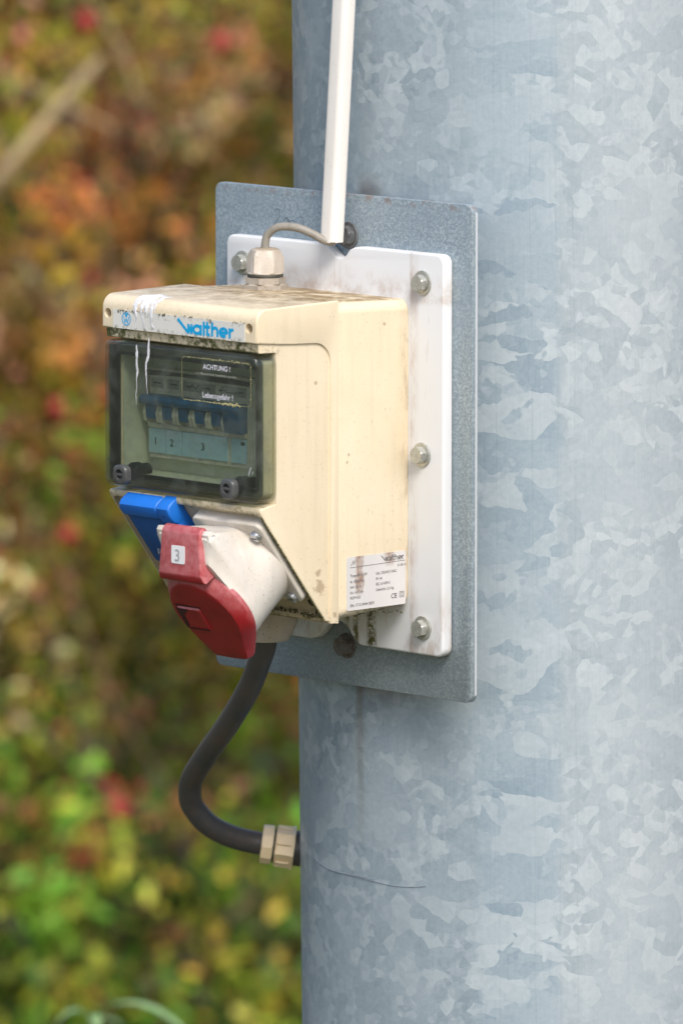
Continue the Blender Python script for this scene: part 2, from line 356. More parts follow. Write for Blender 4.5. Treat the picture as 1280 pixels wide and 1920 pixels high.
def prism(poly, fn, h0, h1):                 # fn(a, b, h) -> xyz ; outline in (a, b)
    bm = BM(); lo = [bm.verts.new(fn(a, b, h0)) for a, b in poly]; hi = [bm.verts.new(fn(a, b, h1)) for a, b in poly]
    n = len(poly)
    for i in range(n): bm.faces.new((lo[i], lo[(i+1) % n], hi[(i+1) % n], hi[i]))
    bm.faces.new(lo[::-1]); bm.faces.new(hi); bmesh.ops.recalc_face_normals(bm, faces=bm.faces); return bm
def rrect(x0, y0, x1, y1, r, k=6):
    p = []
    for cx, cy, a0 in ((x1-r, y1-r, 0), (x0+r, y1-r, 90), (x0+r, y0+r, 180), (x1-r, y0+r, 270)):
        for i in range(k+1): a = R_(a0+90*i/k); p.append((cx+r*math.cos(a), cy+r*math.sin(a)))
    return p
def loft(rings, close=True):
    bm = BM(); vs = [[bm.verts.new(p) for p in r] for r in rings]; n = len(rings[0])
    for a, b in zip(vs, vs[1:]):
        for i in range(n): bm.faces.new((a[i], a[(i+1) % n], b[(i+1) % n], b[i]))
    if close: bm.faces.new(vs[0][::-1]); bm.faces.new(vs[-1])
    bmesh.ops.recalc_face_normals(bm, faces=bm.faces); return bm
def frame_of(d):
    d = Vector(d).normalized(); a = Vector((0, 0, 1)) if abs(d.z) < .9 else Vector((1, 0, 0))
    u = d.cross(a).normalized(); return u, d.cross(u).normalized(), d
def lathe(o, d, prof, n=32, ph=0.):           # prof: (distance along d, radius[, sides])
    o = Vector(o); u, v, d = frame_of(d); rings = []
    for s in prof:
        rr = []
        for i in range(n):
            a = 2*math.pi*i/n + ph; r = s[1]
            if len(s) > 2: k = math.pi/s[2]; r = r*math.cos(k)/math.cos(((a-ph) % (2*k))-k)   # polygon section
            rr.append(o + d*s[0] + u*(r*math.cos(a)) + v*(r*math.sin(a)))
        rings.append(rr)
    return loft(rings)
def catmull(pts, k=10):
    pts = [Vector(p) for p in pts]; P = [pts[0]*2-pts[1]] + pts + [pts[-1]*2-pts[-2]]; out = []
    for i in range(1, len(P)-2):
        a, b, c, d = P[i-1:i+3]
        for j in range(k):
            t = j/k; out.append(.5*((2*b)+(c-a)*t+(2*a-5*b+4*c-d)*t*t+(3*b-a-3*c+d)*t**3))
    return out + [pts[-1]]
def tube(pts, r, n=16, k=10):
    p = catmull(pts, k) if k else [Vector(q) for q in pts]; rings = []; u = None
    for i, q in enumerate(p):
        d = (p[min(i+1, len(p)-1)]-p[max(i-1, 0)]).normalized()
        if u is None: u, _, _ = frame_of(d)
        u = (u - d*u.dot(d)).normalized(); v = d.cross(u)
        rr = r(i/(len(p)-1)) if callable(r) else r
        rings.append([q + u*(rr*math.cos(2*math.pi*j/n)) + v*(rr*math.sin(2*math.pi*j/n)) for j in range(n)])
    return loft(rings)
def boolean(bm, cutter, op='DIFFERENCE'):
    obs = []
    for b in (bm, cutter):
        bmesh.ops.recalc_face_normals(b, faces=b.faces)
        me = bpy.data.meshes.new('tmp'); b.to_mesh(me); b.free(); o = bpy.data.objects.new('tmp', me); col.objects.link(o); obs.append(o)
    md = obs[0].modifiers.new('b', 'BOOLEAN'); md.operation = op; md.object = obs[1]; md.solver = 'EXACT'
    dg = bpy.context.evaluated_depsgraph_get(); ev = obs[0].evaluated_get(dg); out = BM(); out.from_mesh(ev.to_mesh())
    for o in obs: me = o.data; bpy.data.objects.remove(o); bpy.data.meshes.remove(me)
    return out
def text(s, size, o, xd, yd, nd, bold=0., sx=1., align='LEFT', thick=.12):
    c = bpy.data.curves.new('tmp', 'FONT'); c.body = s; c.size = size; c.offset = bold; c.align_x = align; c.resolution_u = 3
    ob = bpy.data.objects.new('tmp', c); col.objects.link(ob); dg = bpy.context.evaluated_depsgraph_get()
    bm = BM(); bm.from_mesh(ob.evaluated_get(dg).to_mesh()); bpy.data.objects.remove(ob); bpy.data.curves.remove(c)
    o, xd, yd, nd = map(Vector, (o, xd, yd, nd))
    for v in bm.verts: v.co = o + xd*(v.co.x*sx) + yd*v.co.y + nd*thick
    return bm
def strokes(polys, wd, fn, h=.12):            # polylines drawn as flat ribbons ; fn(a, b, h)
    bm = BM()
    for p in polys:
        for (a, b), (c, d) in zip(p, p[1:]):
            L = math.hypot(c-a, d-b) or 1; ex, ey = (c-a)/L*wd*.25, (d-b)/L*wd*.25; nx, ny = -(d-b)/L*wd/2, (c-a)/L*wd/2
            vs = [bm.verts.new(fn(x, y, h+random.random()*.02)) for x, y in ((a-ex+nx, b-ey+ny), (a-ex-nx, b-ey-ny), (c+ex-nx, d+ey-ny), (c+ex+nx, d+ey+ny))]
            bm.faces.new(vs)
    return bm
FX = lambda y0: (lambda a, b, h: (a, y0-h, b))            # drawn on a face looking to -y at depth y0
SX = lambda x0: (lambda a, b, h: (x0+h, a, b))            # drawn on a face looking to +x

# ------------------------------------------------------------ the setting
g = BM(); S_ = 400
vs = [g.verts.new(p) for p in ((-S_, -S_, 0), (S_, -S_, 0), (S_, S_, 0), (-S_, S_, 0))]; g.faces.new(vs)
go = mk('ground', g, 'ground', None, 0, mm=False); tag(go, kind='structure')

# ------------------------------------------------------------ steel pole
PR, PG = 178., 16.
def make_pole():
    n, H0, H1 = 160, -ZR*1000-60, 3600.
    cx, cy = 5., PG+PR; lean = .0093; r = RT
    me = bpy.data.meshes.new('steel_pole'); V = []; F = []; UV = []
    a0 = math.atan2(-math.cos(TH), math.sin(TH)) + R_(5.5)      # seam azimuth
    zs = [H0 + (H1-H0)*i/12 for i in range(13)]
    for z in zs:
        for i in range(n): a = a0 + 2*math.pi*i/n; V.append(Vector((cx+PR*math.cos(a)-r.x*lean*z, cy+PR*math.sin(a)-r.y*lean*z, z)))
    for k in range(12):
        for i in range(n):
            j = (i+1) % n; F.append((k*n+i, k*n+j, (k+1)*n+j, (k+1)*n+i))
            us = [(q if q <= n//2 else q-n)*2*math.pi/n*PR/1000 for q in (i, i+1)]
            if i == n//2: us = [n/2*2*math.pi/n*PR/1000, (n/2+1)*2*math.pi/n*PR/1000]
            za, zb = zs[k]/1000+ZR, zs[k+1]/1000+ZR; UV += [(us[0], za), (us[1], za), (us[1], zb), (us[0], zb)]
    F.append(tuple(range(12*n, 13*n))); UV += [(0, 0)]*n
    base = Vector((cx, cy, 0))*.001
    me.from_pydata([v*.001 + Vector((0, 0, ZR)) - base for v in V], [], F); l = me.uv_layers.new(name='UVMap')
    for i, q in enumerate(UV): l.data[i].uv = q
    me.materials.append(M['pole']); me.polygons.foreach_set('use_smooth', [True]*len(F)); me.set_sharp_from_angle(angle=R_(40))
    t = thing('steel_pole', 'thick galvanised steel pole with crystal patches and a faint upright seam, carrying the socket box', 'pole', world=base)
    o = bpy.data.objects.new('shaft', me); col.objects.link(o); o.parent = t
    # pencil line drawn round the pole beside the lower cable gland
    pts = []
    for i in range(40):
        f = i/39; a = a0 - R_(76) + R_(42)*f; z = -269-6*math.sin(f*2.6)-2*f-1.2*math.sin(f*9)
        c = Vector((cx+(PR+.25)*math.cos(a)-r.x*lean*z, cy+(PR+.25)*math.sin(a)-r.y*lean*z, z)); pts.append(c)
    bm = tube(pts, .32, 4, 0); join(bm, tube([p+Vector((0, 0, -2+4*(i/39)**.5)) for i, p in enumerate(pts[:26])], .25, 4, 0)); mk('pencil_line', bm, 'pencil', t)
    return t
make_pole()

# ------------------------------------------------------------ galvanised mounting plate
def bolt(o, d, parent, wr=9.0, hr=6.3, hh=5.2, mat='steel', name='bolt', mark=True):
    o = Vector(o); d = Vector(d).normalized()
    bm = lathe(o, d, [(0, wr-.4), (.2, wr), (1.0, wr), (1.3, wr-.4), (1.35, 3)])
    join(bm, lathe(o, d, [(1.6, hr*1.02), (2.3, hr*1.02), (2.6, hr, 6), (1.6+hh-.5, hr, 6), (1.6+hh, hr*.90)], 48, .3))
    join(bm, text('8.8', 3.2, o+d*(1.6+hh)+Vector((-3, 0, -1)), (1, 0, 0), (0, 0, 1), d, .1, 1)) if mark else None
    return mk(name, bm, mat, parent)
plate = thing('mounting_plate', 'grey blue galvanised steel sheet bolted upright to the pole behind the white board', 'mounting plate', (0, 3, -128))
pm = prism(rrect(-136.5, -127.7, 136.8, 235.3, 6.5, 6), lambda a, b, h: (a, h, b), 0, 6)
bevel_where(pm, lambda m, d: abs(d.y) < .5, .5, 2)
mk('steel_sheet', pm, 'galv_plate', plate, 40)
bolt((8, 0, 205), (0, -1, 0), plate, 10, 7.5, 5, 'steel_dark', mark=False)
bolt((6, 0, -98.5), (0, -1, 0), plate, 9.5, 7.5, 6, 'rust_bolt', mark=False)
for z in (205, -98.5): mk('standoff', lathe((6, 6.2, z), (0, 1, 0), [(0, 9), (PG-5, 9)], 20), 'steel_dark', plate)
sq = [[(-72, 217), (-69, 219.5), (-66, 218), (-67, 213), (-72, 208), (-76, 205)], [(-62, 211), (-58, 214), (-56, 211), (-52, 212), (-48, 211)], [(-45, 215), (-42, 215), (-40, 208), (-38, 202)], [(-60, 213.5), (-54, 209.5)]]
mk('pencil_scribble', strokes(sq, .45, FX(0), .1), 'scribble', plate, 0)

# ------------------------------------------------------------ white plastic backing board
board = thing('backing_board', 'white plastic board with rounded corners between the grey steel sheet and the cream box', 'board', (0, -5, -95))
def board_outline():
    p = []
    x0, x1, z0, z1, r = -113.7, 117.5, -95.3, 198.5, 7
    def arc(cx, cz, a0, a1, rr, k=6): return [(cx+rr*math.cos(R_(a0+(a1-a0)*i/k)), cz+rr*math.sin(R_(a0+(a1-a0)*i/k))) for i in range(k+1)]
    p += arc(x1-r, z1-r, 0, 90, r)
    p += [(30, 198.6), (24, 198.0), (19, 196)] + [(15, 191.5), (10, 189), (5, 189.5), (0, 193), (-5, 197), (-10, 198.6)]
    p += arc(x0+r, z1-r, 90, 180, r) + arc(x0+r, z0+r, 180, 270, r)
    p += [(-24, -95.5), (-18, -94.2), (-13, -90.5)] + arc(5.5, -97, 150, 30, 18, 8) + [(25, -93), (31, -95)]
    p += arc(x1-r, z0+r, 270, 360, r); return p
bb = prism(board_outline(), lambda a, b, h: (a, h, b), -10, -.3)
bevel_where(bb, lambda m, d: abs(d.y) < .5, 1.6, 3); mk('plastic_sheet', bb, 'board', board, 40)
for x, z in ((-95.3, 178.4), (96.3, 177.2), (95.8, 51.7), (96.8, -75.2), (-95.3, 51.7), (-95.3, -75.2)): bolt((x, -10, z), (0, -1, 0), board)

# ------------------------------------------------------------ distribution box
dbox = thing('socket_box', 'cream weathered power distribution box with smoked window and two sockets, on the white board', 'power box', (0, -80, -66))
# base: lofted rounded rectangle, drafted towards the back
def base_ring(y, dx, z0, z1, r): return [(a, y, b) for a, b in rrect(-82.2+dx, z0, 82.2-dx, z1, r, 6)]
bs = loft([base_ring(-10.3, .9, -58.7, 163.4, 8), base_ring(-11.3, .2, -59.5, 164.2, 8.5), base_ring(-79.6, 0, -65.2, 167.0, 9), base_ring(-80.6, .6, -64.6, 166.4, 8.6)])
mk('base', bs, 'cream', dbox, 35)

def hdr_profile():
    p = [(-81.0, 168.4)]
    p += [(-150.0, 166.9)]
    for i in range(9): a = R_(90-90*i/8); p.append((-151.5-9.7*math.cos(a), 157.0+9.9*math.sin(a)))
    p += [(-161.4, 143.2), (-160.6, 142.4), (-152, 141.6), (-104, 139.2)]
    for i in range(9): a = R_(90-90*i/8); p.append((-104+15.5*math.cos(a), 123.6+15.5*math.sin(a)))
    p += [(-88.5, -60), (-88.2, -65.8), (-81.0, -66.3)]
    return p
h = prism(hdr_profile(), lambda a, b, x: (x, a, b), -82.6, 82.6)
bevel_where(h, lambda m, d: abs(d.x) < .5 and m.z > 141 and (m.y < -151 or m.z > 160) and m.y < -81.5, 4.2, 5)
bevel_where(h, lambda m, d: abs(d.x) < .5 and m.y > -105 and m.z < 139.5 and m.y < -83, .9, 2)
bevel_where(h, lambda m, d: m.y > -81.2, .45, 1)
for x in (-76.2, 74.6): h = boolean(h, lathe((x, -170, 153), (0, 1, 0), [(0, 3.7), (20, 3.7)], 24))
body = prism([(-87.5, -65.0), (-92.6, -64.2), (-156.6, 19.6), (-157.0, 22.0), (-156.2, 23.6), (-141, 25.2), (-141, 134.9), (-157.2, 135.4), (-158, 136.2), (-158.4, 142.2), (-141, 142.6), (-87.5, 139.0)], lambda a, b, x: (x, a, b), -81.0, 81.0)
bevel_where(body, lambda m, d: abs(d.x) < .5 and m.z < 24.5 and m.y < -88, 1.5, 3)
O = Vector((0, -157, 20)); SV = Vector((0, .606, -.7955)); NV = Vector((0, -.7955, -.606))
def PL(u, v, n=0): return O + Vector((u, 0, 0)) + SV*v + NV*n
rc = prism(rrect(-79.0, 1.5, 79.0, 102.5, 6, 5), lambda a, b, h_: PL(a, b, h_), -4.5, 30)
body = boolean(body, rc)
body = boolean(body, box((-74.6, -170, 34), (74.6, -119, 125)))
join(h, body)
col_ = boolean(prism(rrect(-77.6, 30.2, 77.6, 129.6, 4), lambda a, b, y: (a, y, b), -150, -141.2), prism(rrect(-74.6, 34, 74.6, 125, 2.5), lambda a, b, y: (a, y, b), -152, -140))
join(h, col_)
cover = mk('front_cover', h, 'cream', dbox, 35)
cav = BM()                                                     # greenish inner tray seen through the window
join(cav, boolean(box((-74.3, -148.5, 34.3), (74.3, -118.6, 124.7)), box((-73.2, -160, 35.3), (73.2, -119.8, 123.7))))
mk('inner_tray', cav, 'cavity', dbox, 30)
for x in (-76.2, 74.6):
    sw = lathe((x, -151.0, 153), (0, -1, 0), [(0, 3.5), (2.0, 3.3)], 20); join(sw, box((x-2.6, -153.4, 152.6), (x+2.6, -152.9, 153.4))); mk('cover_screw', sw, 'steel_dark', dbox)
join_ = lathe(PL(71.5, 92.5, -4.4), NV, [(0, 3.4), (.25, 3.1)], 20); mk('drain_hole', join_, 'black', dbox)

# header strip with emblem and name
Y0 = -161.45
lb = prism(rrect(-70.4, 142.9, 70.5, 156.6, .6, 3), lambda a, b, y: (a, y, b), Y0-.16, Y0+.4)
lab = mk('name_strip', lb, 'header_label', dbox, 0)
fx = FX(Y0-.16)
def logo_word(x0, z0, H, fn, wd, sx=1.):             # the word with its slashed first letter, H = x-height ; right after it set type
    s = H
    W = [[(-1.0*s, 1.42*s), (.16*s, .10*s)], [(.22*s, .95*s), (.22*s, .05*s)], [(.22*s, .90*s), (.56*s, .10*s)], [(.60*s, .95*s), (.60*s, .05*s)]]
    a = [(.62+.42*math.cos(R_(k*20))*1.0, .50+.42*math.sin(R_(k*20))) for k in range(19)]
    def sh(pts, dx): return [(p[0]*s+dx*s, p[1]*s) for p in pts]
    P = W + [sh(a, .62), sh([(1.06, .98), (1.06, .02)], .62)]
    P += [sh([(0, 1.38), (0, .02)], 2.02)]                                       # l
    P += [sh([(0, 1.38), (0, .15), (.12, .08), (.24, .08)], 2.42), sh([(-.22, .92), (.26, .92)], 2.42)]   # t
    P += [sh([(0, 1.38), (0, .02)], 2.98), sh([(0, .62), (.14, .86), (.34, .92), (.54, .84), (.62, .64), (.62, .02)], 2.98)]  # h
    e = [(.44+.42*math.cos(R_(k)), .50+.42*math.sin(R_(k))) for k in range(0, 320, 20)]
    P += [sh(e, 3.86), sh([(.04, .48), (.86, .48)], 3.86)]
    P += [sh([(0, .95), (0, .02)], 5.02), sh([(0, .55), (.12, .82), (.40, .92)], 5.02)]
    return strokes([[(x0+p[0]*sx, z0+p[1]) for p in pl] for pl in P], wd, fn)
mk('name_lettering', logo_word(9.0, 144.9, 6.6, fx, 2.3, 1.38), 'print_blue', lab, 0)
em = []; ec = (-55.8, 150.2)
em.append([(ec[0]+4.5*math.cos(R_(k*15)), ec[1]+4.5*math.sin(R_(k*15))) for k in range(25)])
em += [[(ec[0]-2.7, ec[1]+1.4), (ec[0]-1.4, ec[1]-2.9), (ec[0], ec[1]+.4), (ec[0]+1.4, ec[1]-2.9), (ec[0]+2.7, ec[1]+1.4)], [(ec[0], ec[1]+3.3), (ec[0], ec[1]+1.2)], [(ec[0]-1.2, ec[1]+3.3), (ec[0]+1.4, ec[1]+3.3)], [(ec[0]-1, ec[1]+2.2), (ec[0]+1, ec[1]+2.2)]]
mk('round_emblem', strokes(em, .85, fx), 'print_blue', lab, 0)
# bird dropping runs on the header
def run(pts, ws, fn):
    bm = BM(); prev = None
    P = catmull([(a, b, 0) for a, b in pts], 6); n = len(P)
    for i, q in enumerate(P):
        f = i/(n-1)*(len(ws)-1); k = min(int(f), len(ws)-2); wd = ws[k]+(ws[k+1]-ws[k])*(f-k); wd *= .75+.5*random.random()
        j = (random.random()-.5)*.5; row = [bm.verts.new(fn(q.x-wd/2+j, q.y, .1)), bm.verts.new(fn(q.x+j, q.y, .1+wd*.14)), bm.verts.new(fn(q.x+wd/2+j, q.y, .1))]
        if prev:
            for a in (0, 1): bm.faces.new((prev[a], prev[a+1], row[a+1], row[a]))
        prev = row
    return bm
def curved(a, b, h_):                          # follows the header's rounded top edge
    z = b
    if z <= 157: return (a, Y0-.2-h_, z)
    t_ = (z-157)/12.0
    if t_ < 1: an = t_*math.pi/2; return (a, -151.5-(9.85+h_)*math.cos(an), 157+(10.05+h_)*math.sin(an))
    return (a, -151.5+(z-169)*1.0, 167.0+h_)
dr = BM()
join(dr, run([(-42, 181), (-44, 168), (-46, 157), (-44.5, 150), (-46, 144)], [4, 6, 3.2, 1.8, .8], curved))
join(dr, run([(-38, 176), (-39, 165), (-40, 157), (-37, 149), (-35.5, 145)], [4, 7, 2.4, 1.2, .7], curved))
join(dr, run([(-33, 172), (-30, 163), (-29, 156), (-28.5, 149), (-26.5, 145.5)], [3, 5, 3, 2.2, 2.4], curved))
join(dr, run([(-35, 146), (-33.5, 143.5), (-32.2, 142.8)], [1.2, .9, .6], curved))
join(dr, run([(-49, 175), (-47, 166), (-47, 160), (-48, 155.5)], [2, 5, 4, .6], curved)); join(dr, run([(-34, 178), (-36, 168), (-35, 160), (-34, 154)], [3, 9, 5, .5], curved)); join(dr, run([(-25, 176), (-25, 167), (-26, 161), (-25.5, 157)], [2, 5, 2.5, .4], curved))
for i in range(46):
    a, b = -37+random.gauss(0, 9), random.choice([random.uniform(145, 158), random.uniform(160, 190)]); r = random.uniform(.25, .9)
    f_ = BM(); f_.faces.new([f_.verts.new(curved(a+r*math.cos(k)*random.uniform(.6, 1.2), b+r*math.sin(k)*random.uniform(.6, 1.2), .14)) for k in np.linspace(0, 5.5, 8)]); join(dr, f_)
mk('bird_dropping', dr, 'dropping', dbox, 60)
# moss clumps: small raised crumbs along the damp ledges
def crumbs(spots, name, mat='moss_crumb'):
    bm = BM()
    for (p, nrm, r) in spots:
        b = BM(); bmesh.ops.create_icosphere(b, subdivisions=1, radius=r)
        for v in b.verts: v.co = Vector(p) + v.co*(.7+.6*random.random())
        join(bm, b)
    return tag(mk(name, bm, mat, dbox, 0), kind='stuff')
simple('moss_crumb', (.045, .042, .016), .9, 0, (.09, .09, .025), 900)
cr = []
for i in range(210):
    x = random.uniform(-80, 78); 
    if math.sin(x*.21)+math.sin(x*.083+1)+random.uniform(-1.3, 1.3) < .1: continue
    cr.append(((x, random.uniform(-160.8, -150), 142.1), None, random.uniform(.25, .75)))
for i in range(70):
    x = random.choice([-58, -50, -18, 6, 12, 34, 60, 66]) + random.gauss(0, 3); cr.append(((x, Y0-.1, 156.3+random.gauss(0, .6)), None, random.uniform(.2, .5)))
for i in range(230): cr.append((PL(78.7+random.gauss(0, .3), random.uniform(6, 103), random.uniform(-4.2, -.5)), None, random.uniform(.25, .6)))
for i in range(520): cr.append((PL(79.6+random.gauss(0, .45), 4+98*random.random()**.8, random.uniform(-.25, .15)), None, random.uniform(.25, .62)))
for i in range(60): cr.append((PL(random.uniform(60, 80), random.gauss(101.8, 1.2), random.uniform(-.3, .1)), None, random.uniform(.3, .7)))
for i in range(150): cr.append((PL(random.uniform(-30, 77), 1.9+random.gauss(0, .5), random.uniform(-4, -.6)), None, random.uniform(.25, .7)))
for i in range(120): cr.append((PL(random.uniform(-60, 77), 102+random.gauss(0, .5), random.uniform(-4, -1)), None, random.uniform(.3, .9)))
for i in range(110): cr.append(((random.uniform(40, 82), random.uniform(-80, -12), -65.2+random.uniform(0, 1)+0.08*0), None, random.uniform(.3, .8)))
crumbs(cr, 'moss')

# breakers behind the window
YB = -131.0
for i in range(6):
    x0 = -67.2+i*17.6; x1 = x0+17.4
    bm = box((x0, YB+2, 46), (x1, -119.9, 112), .5, 1)
    join(bm, box((x0+.05, YB, 68.2), (x1-.05, YB+3, 71.5), .3, 1))
    for xa in (x0, x1-3.6):
        pr = [(YB+3, 86), (YB-3.5, 85), (YB-5.2, 79), (YB-3.6, 73), (YB+3, 70.5)]
        join(bm, prism(pr, lambda a, b, h_: (h_, a, b), xa+.3, xa+3.3))
    br = mk('circuit_breaker', bm, 'breaker_body', dbox, 30)
    tg = prism([(YB+2, 84), (YB-7.5, 86), (YB-9, 89.5), (YB-6.5, 92.5), (YB+2, 93)] if i < 5 else [(YB+2, 72), (YB-5, 71.5), (YB-7.5, 86), (YB-9, 89.5), (YB-6.5, 92.5), (YB+2, 93)], lambda a, b, h_: (h_, a, b), x0-.05, x1+.15)
    bevel_where(tg, lambda m, d: True, .4, 2)
    join(tg, prism([(YB+2, 75), (YB-4.6, 75.5), (YB-6.2, 85.2), (YB+2, 86)], lambda a, b, h_: (h_, a, b), x0+4.2, x1-4.2))
    mk('toggle', tg, 'breaker_blue', br, 30)
lb2 = BM()
for a, b in ((-67, -50), (-49, -32), (-31, 17.5), (21.5, 37.8)): join(lb2, box((a, YB+.8, 49.5), (b, YB+3, 67.5), .3, 1))
strip = mk('number_strip', lb2, 'breaker_label', dbox, 0)
for q, x in (('1', -61), ('2', -43.5), ('3', -10)): mk('number', text(q, 7.5, (x, YB+.7, 55.8), (1, 0, 0), (0, 0, 1), (0, -1, 0), .15), 'print_dark', strip, 0)
mk('test_mark', box((32.5, YB+.5, 63), (36.5, YB+.75, 65.5)), 'print_dark', strip, 0)
bm = box((38.3, YB+1, 46), (46.5, -119.9, 112), .5, 1); join(bm, box((46.9, YB+1.5, 46), (66, -119.9, 112), .5, 1)); mk('blanking_strip', bm, 'breaker_body', dbox, 0)
bm = BM()
for a, b in ((-65, -52), (-48, -35), (-30.5, 4), (10, 37)): join(bm, box((a, YB+1.6, 97.5), (b, YB+2.1, 104.5), .2, 1))
mk('rating_label', bm, 'breaker_grey', dbox, 0)
bm = strokes([[(-62+k*17.6, 101), (-54+k*17.6, 101)] for k in range(6)], 1.1, FX(YB+1.55)); join(bm, strokes([[(-24, 99.5), (-20, 103), (-17, 99.5), (-13, 103)], [(16, 100), (30, 100)]], 1.0, FX(YB+1.55)))
mk('rating_print', bm, 'print_dark', dbox, 0)
mk('dirt_line', prism([(-71, 106), (-30, 107.5), (0, 106.5), (44, 106), (44, 109.5), (10, 110.4), (-20, 109.8), (-71, 110)], lambda a, b, y: (a, y, b), YB+1.0, YB+1.9), 'gasket', dbox, 0)

# smoked window lid, hollow shell
lo = prism(rrect(-82.3, 26.6, 81.0, 134.0, 7.5, 7), lambda a, b, y: (a, y, b), -160.2, -140.6)
bevel_where(lo, lambda m, d: abs(d.y) < .5 and m.y < -158, 2.6, 4)
li = prism(rrect(-80.3, 28.6, 79.0, 132.0, 5.5, 7), lambda a, b, y: (a, y, b), -158.4, -130)
bevel_where(li, lambda m, d: abs(d.y) < .5 and m.y < -157, 1.6, 3)
lid = mk('window_lid', boolean(lo, li), 'smoked', dbox, 40)
ring = lambda o_, i_, y0, y1: boolean(prism(o_, lambda a, b, y: (a, y, b), y0, y1), prism(i_, lambda a, b, y: (a, y, b), y0-2, y1+2))
gk = ring(rrect(-75.6, 34.0, 74.2, 125.0, 2.5), rrect(-74.4, 36.6, 73.2, 122.6, 2), -153.4, -151.2)
mk('gasket', gk, 'black', dbox, 30)  # black ring also draws the shadow line of the lid seal
simple('collar', (.15, .145, .115), .5, 0, (.09, .085, .065), 40)
gk = ring(rrect(-77.4, 30.5, 77.2, 129.4, 3), rrect(-74.5, 34.2, 74.0, 124.8, 2), -151.6, -150.2)
mk('window_collar', gk, 'collar', dbox, 30)
mk('side_seal', box((-80.1, -156.5, 31), (-77.7, -141.3, 129.5), .3, 1), 'black', dbox, 30)
fx2 = FX(-160.25)
tx = text('ACHTUNG !', 5.3, (39.5, -160.25, 120.2), (1, 0, .0), (0, 0, 1), (0, -1, 0), .09, 1.0, 'CENTER')
join(tx, text('Lebensgefahr !', 5.6, (40.5, -160.25, 99.6), (1, 0, 0), (0, 0, 1), (0, -1, 0), .08, 1.0, 'CENTER'))
mk('warning_text', tx, 'print_white', lid, 0)
tx = text('Vor Offnen der Haube Hauptschalter ausschalten', 2.5, (39, -160.25, 116.0), (1, 0, 0), (0, 0, 1), (0, -1, 0), .02, .86, 'CENTER'); mk('small_print', tx, 'breaker_grey', lid, 0)
rr_ = rrect(2.5, 96.6, 75.5, 127.6, 3, 4); rr_.append(rr_[0])
tx = strokes([rr_], .32, fx2); simple('lichen', (.42, .40, .20), .8, 0, (.20, .18, .08), 500); mk('sticker_edge', tx, 'lichen', lid, 0)
bm = BM()
for i in range(150):
    side = random.random()
    if side < .45: p = (random.uniform(5, 60), 96.6)
    elif side < .8: p = (random.uniform(8, 74), 127.6)
    else: p = (75.5 if side > .9 else 2.5, random.uniform(98, 126))
    b = BM(); bmesh.ops.create_icosphere(b, subdivisions=1, radius=random.uniform(.15, .5)); bmesh.ops.translate(b, verts=b.verts, vec=(p[0]+random.gauss(0, .3), -160.3, p[1]+random.gauss(0, .3))); join(bm, b)
for i in range(50):
    b = BM(); bmesh.ops.create_icosphere(b, subdivisions=1, radius=random.uniform(.3, .8)); bmesh.ops.translate(b, verts=b.verts, vec=(random.gauss(52, 6), -160.2, 96.4+random.gauss(0, .5))); join(bm, b)
tag(mk('lichen_spots', bm, 'lichen', lid, 0), kind='stuff')
dr = BM()
join(dr, run([(-46.5, 132), (-46, 126), (-46.3, 119), (-45.5, 112), (-46.5, 107), (-46, 101)], [.8, 2.4, 2.0, 2.3, .6, .5], fx2))
join(dr, run([(-46, 101), (-47, 95), (-46.5, 88)], [.8, .5, .3], fx2))
join(dr, run([(-33.0, 139), (-33.5, 130), (-34.0, 124), (-36.2, 118), (-36, 110), (-35.5, 103), (-34.5, 97)], [.4, 2.8, 2.6, 2.0, 1.2, .5, .3], fx2))
mk('dropping_streak', dr, 'dropping', lid, 60)
mk('scratch', strokes([[(73.0, 47.5), (75.4, 53.0)], [(77.5, 50.5), (77.2, 48.5)]], .7, fx2), 'print_white', lid, 0)
for x in (-59.3, 55.6):
    bm = prism(rrect(x-7.6, 29.0, x+6.8, 43.4, 5.0, 6), lambda a, b, y: (a, y, b), -166.0, -160.3); bevel_where(bm, lambda m, d: m.y < -165 and abs(d.y) < .5, 1.4, 3)
    bm = boolean(bm, lathe((x-.4, -168, 36.4), (0, 1, 0), [(0, 4.2), (4.6, 3.6)], 20)); join(bm, box((x-3.4, -165.6, 35.3), (x+3.2, -163.2, 37.4), .5, 2))
    kb = mk('lid_knob', bm, 'knob', lid, 35)
    mk('knob_shaft', lathe((x, -158, 38), (0, 1, 0), [(0, 5), (5, 5.6), (5.2, 6.4), (11, 6.4), (11.2, 5), (20, 5)], 20), 'black', kb)

